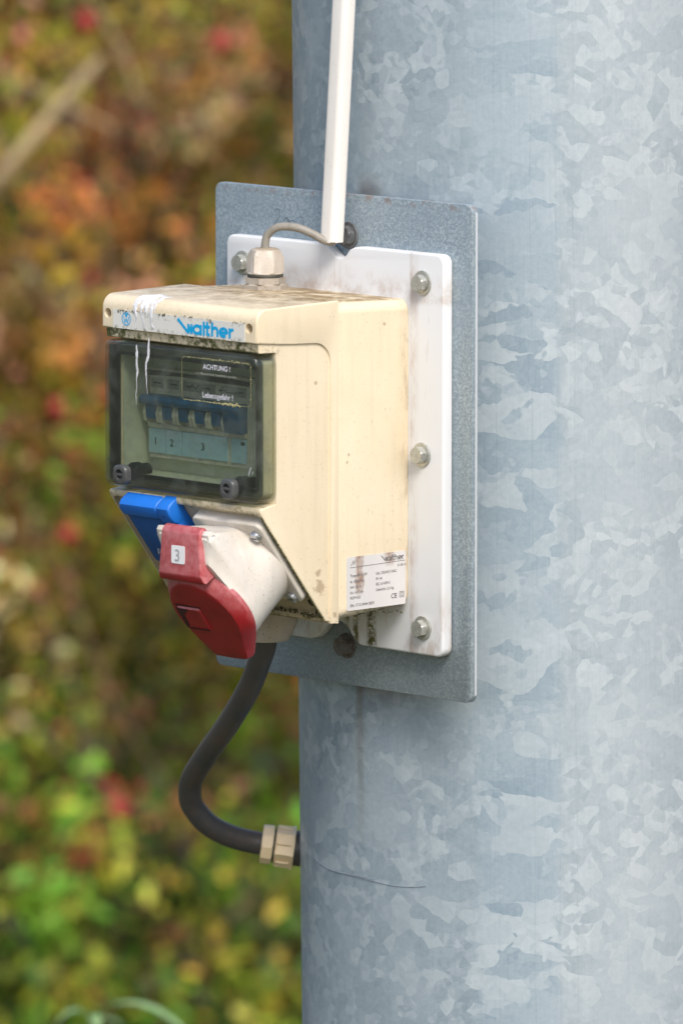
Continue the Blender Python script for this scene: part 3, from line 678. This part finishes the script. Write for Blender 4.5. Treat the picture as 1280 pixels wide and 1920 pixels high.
# rating label on the side of the base
xs0 = 82.22; sy = SX(xs0+.14)
def side(a, b, h_): return (xs0+.12+h_-(a+45)*.0008, a, b)
tl = prism(rrect(-72.6, -58.4, -13.4, -19.2, 1.6, 4), lambda a, b, x: (x, a, b), 82.0, 82.32); tlab = mk('rating_plate', tl, 'type_label', dbox, 0)
fs = lambda a, b, h_: (82.33+h_, a, b)
t1 = logo_word(-34.6, -25.2, 2.9, lambda a, b, h_: fs(a, b, h_), .8, 1.2); join(t1, strokes([[(-68.5, -25.6), (-66, -22), (-66, -25), (-63.5, -21.2)], [(-69.5, -27), (-60, -26.9)], [(-60, -26.9), (-14.2, -26.3)]], .38, fs))
for s, a, b, sz in (('51 08 1/2', -22, -30.1, 2.3), ('Type 6921109', -69.3, -34, 2.9), ('Un: 230/415 VAC', -43.6, -34.4, 2.9), ('fn: 50/60 Hz', -69.3, -38.3, 2.8), ('InA: 40 A', -69.3, -42.2, 2.8), ('IP: 44', -43.6, -38.4, 2.8),
    ('Icc: \u226410 kA', -69.3, -46.2, 2.8), ('IEC 61439-3', -43.6, -42.3, 2.8), ('Gewicht: 2,6 kg', -43.6, -46.4, 2.8), ('RDF=0,8', -69.3, -50.2, 2.8), ('SN: 1712 8444 0033', -69.3, -55.8, 2.9), ('CE', -28.5, -53.2, 5.0)):
    bold = .1 if s == 'CE' else .045
    join(t1, text(s, sz, (82.33, a, b), (0, 1, .01), (0, 0, 1), (1, 0, 0), bold, 1.0))
join(t1, strokes([[(-19.9, -53), (-15.6, -53), (-15.6, -49), (-19.9, -49), (-19.9, -53)], [(-18.9, -52), (-16.6, -52), (-16.6, -50), (-18.9, -50), (-18.9, -52)]], .4, fs))
mk('rating_print', t1, 'print_black', tlab, 0)

# blue socket
bf = prism(rrect(-61, -1, -8, 84, 4, 5), lambda a, b, h_: PL(a, b, h_), -4.4, 3); bevel_where(bf, lambda m, d: True, .8, 2)
bsock = mk('blue_socket', bf, 'blue', dbox, 35)
# hinged flap: thick rounded top roll, flat darker face
fl = prism(rrect(-60.5, 4, -9, 57, 3, 4), lambda a, b, h_: PL(a, b, h_), 3.1, 8.2); bevel_where(fl, lambda m, d: True, 1.1, 3)
flap = mk('flap', fl, 'blue_dark', bsock, 35)
tr_ = prism([(-2.0, -3.5), (11.0, -3.5), (11.5, 7), (8.5, 10.2), (3, 11.0), (-1, 9.5), (-2.6, 6)], lambda a, b, h_: PL(h_, a, b), -61.5, -21.4); bevel_where(tr_, lambda m, d: abs(d.x) < .6, 1.6, 3)
join(tr_, bevel_where(prism([(-2.4, -3.5), (14.5, -3.5), (15, 7), (11.0, 10.8), (3, 11.4), (-1.4, 9.8), (-3, 6)], lambda a, b, h_: PL(h_, a, b), -21.0, -7.4), lambda m, d: abs(d.x) < .6, 1.6, 3))
join(tr_, bevel_where(prism([(14, -3.5), (56, -3.5), (56, 6.5), (14, 8.8)], lambda a, b, h_: PL(h_, a, b), -12.4, -7.6), lambda m, d: abs(d.x) > .6, 1.2, 2))
mk('hinge', tr_, 'blue', bsock, 35)
mk('hinge_pin', lathe(PL(-14.5, 4.5, 10.9), NV, [(0, 1.5), (.6, 1.3)], 16), 'blue_dark', bsock)
mk('flap_mark', strokes([[(-52, 49), (-49, 43), (-47, 46), (-50, 47)], [(-45, 49), (-43.5, 44)], [(-48, 52), (-42, 52.5)]], .8, lambda a, b, h_: PL(a, b, 8.25+h_)), 'print_white', flap, 0)

# red and white three-phase socket
UC, VC, RC = 42.0, 48.0, 36.8
fl = prism(rrect(4, 8.5, 77.2, 84, 6, 6), lambda a, b, h_: PL(a, b, h_), -4.4, 4.2)
bevel_where(fl, lambda m, d: m.dot(NV) > PL(0, 0, 3.5).dot(NV) and abs(d.dot(NV)) < .5, 1.6, 3)
sock = mk('three_phase_socket', fl, 'housing', dbox, 35)
def hull_ring(n, rad, hw, vt, hwr=None, N=96):           # radial support of circle + top block corners
    pts = [(UC+rad*math.cos(2*math.pi*i/120), VC+rad*math.sin(2*math.pi*i/120)) for i in range(120)]
    if hw: pts += [(UC+s*(hw if s < 0 else (hwr or hw))+q*1.5, vt+(1.5 if abs(q) else 0)) for s in (-1, 1) for q in (0, s)]
    pts = sorted(set(pts))
    def half(ps):
        h_ = []
        for p in ps:
            while len(h_) > 1 and (h_[-1][0]-h_[-2][0])*(p[1]-h_[-2][1])-(h_[-1][1]-h_[-2][1])*(p[0]-h_[-2][0]) <= 0: h_.pop()
            h_.append(p)
        return h_
    H = half(pts)[:-1] + half(pts[::-1])[:-1]; out = []
    for i in range(N):
        a = 2*math.pi*i/N; dx, dy = math.cos(a), math.sin(a); best = 0
        for (x1, y1), (x2, y2) in zip(H, H[1:]+H[:1]):
            ex, ey = x2-x1, y2-y1; den = dx*ey-dy*ex
            if abs(den) < 1e-9: continue
            t_ = ((x1-UC)*ey-(y1-VC)*ex)/den; s = ((x1-UC)*dy-(y1-VC)*dx)/den
            if -1e-6 <= s <= 1+1e-6 and t_ > best: best = t_
        out.append((UC+dx*best, VC+dy*best))
    return [PL(a, b, n) for a, b in out]
rings = [hull_ring(3.0, 35.0, 26, 16, 11), hull_ring(6, 34.6, 26, 14, 12)]
for k in range(1, 7): f = k/6; rings.append(hull_ring(6+30*f, 34.6+1.4*f, 26.5, 14-26*f, 12+14.5*f))
rings += [hull_ring(39, 36.6, 26.5, -12.0), hull_ring(41.5, 36.7, 26, -10.5)]
for n_, vt in ((44, -5), (48, 1), (50.5, 5)): rings.append(hull_ring(n_, 36.8, 24, vt))
hb = loft(rings)
# notch for the hinge tab
hb = boolean(hb, prism([(UC-21, -30), (UC+20, -30), (UC+20, 8), (UC-21, 8)], lambda a, b, h_: PL(a, b, h_), 31, 70))
house = mk('housing', hb, 'housing', sock, 32)
# ears with the hinge pin
for a0, a1 in ((20.2, 27.2), (-28, -21.3)):
    mk('hinge_ear', bevel_where(prism([(8, 35), (8, 44), (-3, 42.5), (-9, 41.5), (-13, 39.5), (-14.2, 36.5), (-12, 34)], lambda a, b, h_: PL(h_, a, b), UC+a0, UC+a1), lambda m, d: abs(d.x) < .6, 1, 2), 'housing', sock, 32)
mk('hinge_pin', lathe(PL(UC+27.2, -8.2, 36.5), (1, 0, 0), [(-1, 2.1), (.25, 2.0), (.45, 1.4)], 18), 'steel_dark', sock)
for u_, v_ in ((75.0, 19), (74.5, 78.6)):
    bm = lathe(PL(u_-6, v_, 4.0), NV, [(0, 4.4), (2.2, 4.4), (3.4, 3.6), (3.8, 2)], 24); bm = boolean(bm, lathe(PL(u_-6, v_, 8.7), -NV, [(0, .9), (3.6, .9)], 8))
    q = PL(u_-6, v_, 5.0); c_ = prism([(-3.2, -.6), (3.2, -.6), (3.2, .6), (-3.2, .6)], lambda a, b, h_: PL(u_-6+a, v_+b, h_), 6.8, 12); bm = boolean(bm, c_)
    mk('screw', bm, 'steel_bright', sock)
# red lid
def outline(rad, sq, tip, n):
    out = []
    for i in range(96):
        a = 2*math.pi*i/96; dx, dy = math.cos(a), math.sin(a)
        r = rad*(1+.035*sq*math.cos(4*(a-R_(45)))*-1)
        b = max(0, math.sin(a)); r *= 1 + tip*max(0, (b-.80))/.2
        out.append(PL(UC+dx*r, VC+dy*r, n))
    return out
def chin(n, cy, r, hw, c, N=96):
    pts = [(UC+r*math.cos(2*math.pi*k/120), cy+r*math.sin(2*math.pi*k/120)) for k in range(120)] + [(UC-hw, VC+c), (UC+hw, VC+c)]
    out = []
    for k in range(N):                          # support polygon seen radially
        a = 2*math.pi*k/N; dx, dy = math.cos(a), math.sin(a); best = 1e9
        for m in range(90):
            b = 2*math.pi*m/90; nx, ny = math.cos(b), math.sin(b); den = dx*nx+dy*ny
            if den > .02: best = min(best, max((p[0]-UC)*nx+(p[1]-VC)*ny for p in pts[::4]+pts[-2:])/den)
        out.append(PL(UC+dx*best, VC+dy*best, n))
    return out
lr = loft([chin(47.5, VC, 37.2, 16, 40), chin(48.5, VC, 38.0, 17, 42), chin(51.5, VC, 38.0, 18, 43.5), chin(54.5, VC+.6, 36.4, 18, 44.5), chin(59.2, VC+2.6, 32.4, 17, 43.5), chin(59.9, VC+3, 31.5, 16, 42.3), chin(60.2, VC+3, 27, 12, 36), chin(60.6, VC, 10, 4, 10)])
# tab: vertical plate from the hinge down to the disc
tabw = 20.2
tp = [(-14.8, 33.5), (-15.8, 37.5), (-14.3, 41.0), (-8, 46.5), (9.5, 60.2), (14, 61.2), (16, 60.6), (17, 50), (8, 46), (-4, 38), (-8, 33)]
tb = prism(tp, lambda a, b, h_: PL(h_, a, b), UC-tabw, UC+tabw)
for v in tb.verts:                              # flares outwards to the disc
    vv = (v.co-O).dot(SV); 
    if vv > 3: v.co.x = UC + (v.co.x-UC)*(1+.016*(vv-3))
bevel_where(tb, lambda m, d: True, 1.3, 3); join(lr, tb)
rlid = mk('red_lid', lr, 'red', sock, 28)
# raised block on the disc and pull lip below
rb = loft([[PL(a, b, 60.0) for a, b in rrect(17, 42, 42, 64, 1.2, 3)], [PL(a, b, 61.9) for a, b in rrect(18.5, 43.5, 40.5, 62.5, 1.2, 3)]])
mk('raised_block', rb, 'red', rlid, 30)
mk('block_grime', strokes([[(16.5, 41.6), (42.5, 41.6)]], 1.8, lambda a, b, h_: PL(a, b, 60.5+h_)), 'red_dirt', rlid, 0)
gm = strokes([[(18.3, 43), (18.3, 62)]], 2.6, lambda a, b, h_: PL(a, b, 62.0+h_)); join(gm, prism([(17.5, 43.2), (30, 43.4), (22, 50), (21, 60), (17.5, 63)], lambda a, b, h_: PL(a, b, h_), 61.92, 62.05)); join(gm, strokes([[(20, 62.6), (40, 62.6)]], 1.6, lambda a, b, h_: PL(a, b, 62.1+h_)))
mk('block_dirt', gm, 'red_dirt', rlid, 0)
# number sticker on the tab
ta, tb_ = Vector((-8, 46.5)), Vector((9.5, 60.2)); td = (tb_-ta).normalized(); tn = Vector((-td.y, td.x))
def TAB(u, s, h_):
    q = ta + td*s + tn*h_; return PL(UC+u, q.x, q.y)
stk = prism(rrect(-8.5, 1.2, 5.5, 14.2, 1.4, 4), lambda a, b, h_: TAB(a, b, h_), -.1, .35); st_ = mk('number_sticker', stk, 'label_white', rlid, 0)
o_ = TAB(-4.6, 12.3, .4); xd = Vector((1, 0, 0)); yd = (TAB(0, 0, 0)-TAB(0, 10, 0)).normalized(); nd = xd.cross(yd)
mk('number', text('3', 12.5, TAB(-5.2, 12.6, .4), xd, yd, nd, .12, 1), 'print_faded', st_, 0)

# top cable gland
mat_plastic('dirty_white', (.42, .38, .32), (.28, .23, .18), .6, .8, 0, .8)
gl = lathe((-33.5, -45, 164.6), (0, 0, 1), [(9, 8), (10.6, 12.0), (12.2, 12.0), (12.4, 13.0), (13.0, 13.2), (13.4, 14.4, 6), (24.0, 14.0, 6), (27.6, 12.6, 6), (30.0, 10.6), (31.2, 8.0), (31.4, 4)], 64, .2)
tg_ = mk('cable_gland', gl, 'old_white', dbox, 30)
mk('gland_base', lathe((-33.5, -45, 164.6), (0, 0, 1), [(0, 15.6), (.6, 16.6), (.8, 17.0, 6), (4.2, 17.0, 6), (4.5, 14.2), (5.0, 13.2), (5.4, 14.8, 6), (9.6, 14.8, 6), (10, 12.6), (10.2, 11)], 48, .5), 'dirty_white', tg_, 25)
mk('sealing_ring', lathe((-33.5, -45, 164.6), (0, 0, 1), [(10.2, 13.0), (10.6, 13.3), (11.6, 13.3), (12.0, 13.0)], 32), 'gasket', tg_)
# lower outlet of the box
og = lathe((-26, -52, -62), (0, 0, -1), [(0, 24), (14, 24), (17, 23.5), (24, 20.5), (28.5, 18.5), (30.5, 16.5), (31, 10)], 48)
mk('cable_outlet', og, 'old_white', dbox, 40)

# ------------------------------------------------------------ cables, duct, lower gland
cd = thing('cable_duct', 'white plastic cable duct running up the pole above the cream box', 'cable duct', (6.6, -16, 200))
def duct_section(z, y, x):
    return [(x+a, y+b, z+c) for a, b in rrect(-8, -6.8, 8, 6.8, 4.6, 6) for c in (0,)]
zz = [201.3, 203, 240, 280, 320, 360, 400, 440, 800, 1200, 1700]
rg = []
for z in zz:
    y = -16+12.5*min(1, (z-201.3)/239); x = 6.6 - .0064*max(0, z-440); y += -.0066*max(0, z-440); ring_ = duct_section(z, y, x+min(1, (z-201.3)/239)*4.5)
    if z == 201.3: ring_ = [(a, b, c+random.uniform(-.5, .5)) for a, b, c in ring_]
    rg.append(ring_)
mk('duct_body', loft(rg), 'duct', cd, 35)
ut = tube([(-33.5, -45, 193), (-33.5, -45, 199), (-31.5, -44, 206), (-24, -40.5, 211.5), (-12, -34, 211.5), (-2, -28, 207.5), (5, -22.5, 202.8), (9, -17.5, 201.5), (9, -15, 206), (8, -15, 216)], 3.0, 14, 8)
uc = mk('supply_cable', ut, 'grey_cable', None, 60); tag(uc, 'thin grey cable looping from the white gland on the box into the duct', 'cable')
lp = [(-28.7, -50, -84), (-29.0, -50, -96), (-36.0, -48.5, -109), (-53.0, -43, -131), (-85.1, -34, -162.2), (-125.1, -20, -192.4), (-154.3, -8, -214.9), (-163.9, -2, -227.6), (-168.6, 5, -239.5), (-165.7, 17, -254.0), (-160.6, 32, -263.7), (-155.7, 45, -268.9), (-149.5, 56, -272), (-136, 70, -275.5)]
lc = mk('power_cable', tube(lp, 8.7, 20, 8), 'rubber', None, 60); tag(lc, 'thick black cable curving from the bottom of the box back to the pole', 'cable')
gd = thing('pole_gland', 'cream ribbed cable gland at the left edge of the pole, holding the thick black cable', 'cable gland', (-140, 66, -290))
ga = Vector((-148.6, 57.3, -272.2)); gx = (Vector((-129.0, 77.5, -276.0))-ga).normalized()
mk('clamping_nut', lathe(ga, gx, [(0, 9), (.1, 14.0), (.8, 14.8, 10), (8, 15.0, 10), (8.6, 14.2), (8.7, 12.6)], 80), 'cream_gland', gd, 25)
mk('sealing_ring', lathe(ga, gx, [(8.4, 12.7), (10.6, 12.7)], 40), 'gasket', gd)
mk('body', lathe(ga, gx, [(10.4, 12), (10.5, 15.0), (11.2, 15.7, 6), (22.2, 15.9, 6), (22.4, 16.6, 6), (24.8, 16.8, 6), (25.0, 15), (25.4, 12)], 72, .25), 'cream_gland', gd, 25)
rb_ = BM(); gu, gv, _ = frame_of(gx)
for i in range(12):
    a = 2*math.pi*i/12+.25; c = ga + (gu*math.cos(a)+gv*math.sin(a))*15.2; join(rb_, tube([c+gx*12, c+gx*22], .75, 6, 0))
mk('rib', rb_, 'cream_gland', gd, 25)
mk('rubber_seat', lathe(ga, gx, [(25.2, 13.5), (31, 13.5)], 40), 'rubber', gd)

# ------------------------------------------------------------ shrubs behind the pole
CXY = Vector((cdir.x, cdir.y, 0))*DIST
def W(l, z, s): return CXY + FW*s + RT*l + Vector((0, 0, z))
def leaf_mesh(P, size, cols, name, parent, upbias=.5, aspect=.55, mat='leaf'):
    """many small folded leaves, one colour each"""
    n = len(P); P = np.asarray(P)
    nrm = rng.normal(size=(n, 3)); nrm[:, 2] = np.abs(nrm[:, 2])*(.6+upbias); nrm += -np.array(FW)*.5; nrm /= np.linalg.norm(nrm, axis=1)[:, None]
    t = rng.normal(size=(n, 3)); t[:, 2] -= .5; t -= (t*nrm).sum(1)[:, None]*nrm; t /= np.linalg.norm(t, axis=1)[:, None]; b = np.cross(nrm, t)
    L = (size[0]+(size[1]-size[0])*rng.random(n)**1.3)[:, None]; Wd = L*aspect
    v = np.stack([P, P+t*L*.30+b*Wd*.46-nrm*L*.03, P+t*L*.68+b*Wd*.36-nrm*L*.06, P+t*L-nrm*L*.12, P+t*L*.68-b*Wd*.36-nrm*L*.06, P+t*L*.30-b*Wd*.46-nrm*L*.03, P+t*L*.5+nrm*L*.05], 1)
    idx = np.array([[0, 1, 2, 6], [2, 3, 4, 6], [4, 5, 0, 6]])
    F = (np.arange(n)[:, None, None]*7+idx[None]).reshape(-1, 4)
    og = np.array(origin_of(parent)); me = bpy.data.meshes.new(name); me.vertices.add(n*7); me.loops.add(len(F)*4); me.polygons.add(len(F))
    me.vertices.foreach_set('co', (v.reshape(-1, 3)-og).ravel()); me.loops.foreach_set('vertex_index', F.ravel())
    me.polygons.foreach_set('loop_start', np.arange(len(F))*4); me.update(calc_edges=True)
    ca = me.color_attributes.new('leafcol', 'FLOAT_COLOR', 'CORNER'); c4 = np.ones((n, 4)); c4[:, :3] = cols
    ca.data.foreach_set('color', np.repeat(c4, 12, 0).ravel())
    me.materials.append(M[mat]); o = bpy.data.objects.new(name, me); col.objects.link(o); o.parent = parent; return o
PAL = dict(
    brown=(.17, .075, .028), dark=(.035, .028, .010), olive=(.20, .165, .02), orange=(.46, .17, .035), salmon=(.58, .25, .13), red=(.40, .035, .035),
    yellow=(.46, .30, .03), tan=(.48, .30, .13), green=(.10, .20, .015), bright=(.09, .20, .015), lime=(.26, .28, .03), dgreen=(.035, .06, .010))
MIX = {  # shares of each leaf colour
    'autumn_high': dict(brown=3, dark=2.5, olive=6, orange=2.6, salmon=1.8, red=.6, yellow=1.6, tan=1.4, green=2, lime=.6),
    'autumn_mid': dict(brown=2.5, dark=1.4, olive=2.6, orange=3.2, salmon=4.0, red=1.2, yellow=2.4, tan=3.4, lime=1.2),
    'autumn_low': dict(brown=2.8, dark=2.4, olive=6, orange=.8, salmon=.3, red=.15, yellow=1.6, lime=2.4, green=4, tan=.8),
    'green': dict(dgreen=4, green=5.0, bright=3.0, lime=2.6, olive=4.0, dark=2.4, yellow=.4, brown=1.0)}
def pick(mixname, k):
    d = MIX[mixname]; ks = list(d); p = np.array([d[q] for q in ks], float); p /= p.sum(); return [ks[i] for i in rng.choice(len(ks), k, p=p)]
def shrub(name, label, l, s, zc, rl, rs, rz, nclump, per, mixfn, size, spread=.05, nstem=9, twig='twig', front=.0, group=None):
    t = thing(name, label, 'shrub', world=W(l, 0, s), group=group or 'shrubs in a row beyond the pole')
    P, Cc = [], []
    dirs = rng.normal(size=(nclump, 3)); dirs /= np.linalg.norm(dirs, axis=1)[:, None]; rad = rng.random(nclump)**.40
    for i in range(nclump):
        a = dirs[i]*rad[i]; z = zc+a[2]*rz
        if z < .05: continue
        c = np.array(W(l+a[0]*rl, z, s+a[1]*rs)); key = pick(mixfn(z, l+a[0]*rl), 1)[0]; base = np.array(PAL[key])
        m = rng.poisson(per)+3; q = c+rng.normal(size=(m, 3))*spread*(.6+.8*rng.random()); P.append(q)
        cc = base*rng.choice([.45, .9, 1.5, 2.0, 2.5], p=[.20, .22, .28, .20, .10])*(.7+.6*rng.random((m, 1)))*(1+.12*rng.normal(size=(m, 3))); Cc.append(np.clip(cc, .006, .75))  # clump brightness steps paint in the light and shadow between leaf masses
    leaf_mesh(np.concatenate(P), size, np.concatenate(Cc), 'foliage', t)
    for i in range(nstem):
        a = rng.normal(size=3); a /= np.linalg.norm(a); e = (l+a[0]*rl*.85, max(.3, zc+abs(a[2])*rz*.8), s+a[1]*rs*.8); x0 = l+rng.normal()*.12; s0 = s+rng.normal()*.1
        pts = [W(x0+(e[0]-x0)*f**1.2+rng.normal()*.02, e[1]*f, s0+(e[2]-s0)*f+rng.normal()*.02) for f in (0, .25, .5, .75, 1)]
        mk('stem', tube([p*1000-Vector((0, 0, ZR*1000)) for p in pts], lambda f: 8-6*f, 8, 4), twig, t, 60)
    return t
def autumn(z, l):
    z += .10*math.sin(l*9+1)+.08*math.sin(l*23)+rng.normal()*.10
    return 'autumn_high' if z > 1.18 else 'autumn_mid' if z > .86 else 'autumn_low' if z > .50 else 'green'
def greens(z, l): return 'green' if z+rng.normal()*.12 < .62 else 'autumn_low'
A = shrub('autumn_shrub', 'tall red and orange autumn shrub behind the box, on the left of the pole', -.42, 11.1, 1.10, .95, .55, 1.05, 1900, 26, autumn, (.014, .033), .034, 16)
Gs = shrub('green_shrub', 'low green leafy shrub below the curved black cable, in front of the autumn shrub', -.40, 10.45, .26, .62, .30, .34, 480, 20, greens, (.018, .038), .034, 6)
shrub('autumn_shrub', 'brown and yellow autumn shrub standing further left than the red one', -2.1, 11.4, 1.05, 1.0, .6, 1.0, 420, 9, autumn, (.035, .065), .06, 8)
shrub('autumn_shrub', 'autumn shrub hidden mostly by the steel pole', 1.35, 11.3, 1.10, 1.05, .6, 1.05, 420, 9, autumn, (.035, .065), .06, 8)
shrub('background_shrub', 'dark olive shrub filling the gaps behind the autumn shrub', -.6, 12.6, 1.3, 2.6, .5, 1.5, 900, 9, lambda z, l: 'autumn_low', (.05, .09), .08, 8)
shrub('autumn_shrub', 'yellow autumn shrub at the far right beyond the pole', 3.6, 11.6, 1.0, 1.2, .7, 1.0, 320, 9, autumn, (.04, .075), .07, 8)
shrub('autumn_shrub', 'rust coloured autumn shrub at the far left end of the row', -4.3, 11.9, 1.0, 1.3, .7, 1.0, 320, 9, autumn, (.04, .075), .07, 8)
shrub('background_shrub', 'dark green shrub at the far right behind the yellow one', 4.2, 13.4, 1.3, 2.4, .6, 1.4, 420, 9, lambda z, l: 'autumn_low', (.06, .10), .09, 8)
# pale dead branch crossing the upper left, thinner twigs, rose hips
def branch(pts, r0, r1, mat, parent, name='branch'):
    mk(name, tube([(W(*p))*1000-Vector((0, 0, ZR*1000)) for p in pts], lambda f: r0+(r1-r0)*f, 10, 6), mat, parent, 60)
branch([(-.80, .86, 10.7), (-.60, 1.17, 10.35), (-.43, 1.375, 10.2), (-.36, 1.46, 10.2), (-.296, 1.532, 10.2)], 11, 7, 'pale_twig', A)
for l, z, s, r in ((-.355, 1.09, 10.25, .0115), (-.342, .93, 10.25, .0115), (-.315, 1.575, 10.2, .013), (-.150, 1.545, 10.3, .012), (-.085, 1.34, 10.3, .009), (-.285, 1.135, 10.4, .010), (-.7, 1.1, 10.6, .012), (-.9, .9, 10.7, .012)):
    p = W(l, z, s)*1000-Vector((0, 0, ZR*1000))
    mk('rose_hip', lathe(p+Vector((0, 0, r*1100)), (0, 0, -1), [(0, r*200), (r*150, r*520), (r*500, r*880), (r*1000, r*1000), (r*1600, r*820), (r*2000, r*450), (r*2200, r*250)], 14), 'hip', A, 60)
for i in range(34):                             # thin twigs crossing the shrub's face
    l0, z0, s0 = random.uniform(-.95, .35), random.uniform(.35, 1.5), random.uniform(10.35, 10.75); a = random.choice([random.gauss(1.0, .35), random.gauss(2.2, .35)]); L = random.uniform(.25, .6)
    branch([(l0+math.cos(a)*L*f+.02*math.sin(f*5+i), z0+math.sin(a)*L*f, s0+random.uniform(-.02, .02)) for f in (0, .35, .7, 1)], random.uniform(1.6, 3.2), 1.0, 'pale_twig' if i % 3 == 0 else 'twig', A, 'twig')
# weed in front of the shrubs
wd = thing('weed', 'pale green weed with long narrow leaves at the bottom edge, in front of the shrubs', 'weed', world=W(-.235, 0, 7.6))
def blade(base, d, L, wdt, parent, up=.5):
    d = Vector(d).normalized(); b = d.cross(Vector((0, 0, 1))).normalized(); bm = BM(); rows = []
    for i in range(9):
        f = i/8; c = Vector(base)+d*L*f+Vector((0, 0, 1))*(up*L*(f-f*f*1.25)); ww = wdt*math.sin(math.pi*(f*.93+.05))**.8
        rows.append([bm.verts.new(c-b*ww), bm.verts.new(c+Vector((0, 0, -ww*.4))), bm.verts.new(c+b*ww)])
    for p, q in zip(rows, rows[1:]):
        for k in (0, 1): bm.faces.new((p[k], p[k+1], q[k+1], q[k]))
    mk('leaf', bm, 'weed_leaf', parent, 60, mm=False)
simple('weed_leaf', (.34, .50, .22), .45, 0, (.26, .42, .15), 60)
for (l, s, h) in ((-.235, 7.6, .825), (-.20, 7.66, .76)):
    mk('stem', tube([(W(l+.01, 0, s))*1000-Vector((0, 0, ZR*1000)), W(l-.005, h*.5, s)*1000-Vector((0, 0, ZR*1000)), W(l, h, s)*1000-Vector((0, 0, ZR*1000))], lambda f: 2.6-1.2*f, 8, 5), 'weed_leaf', wd, 60)
    for k in range(9):
        zz_ = h*(.35+.65*k/8); a = k*2.4+l*30; d = RT*math.cos(a)+FW*math.sin(a); blade(W(l, zz_, s), d, .05+.03*(k % 3), .008, wd, .7)
blade(W(-.235, .823, 7.6), -RT+FW*-.2, .034, .0065, wd, 1.1); blade(W(-.235, .820, 7.6), RT+FW*-.3, .034, .0055, wd, .55); blade(W(-.235, .822, 7.6), RT*.3-FW, .032, .006, wd, .9)
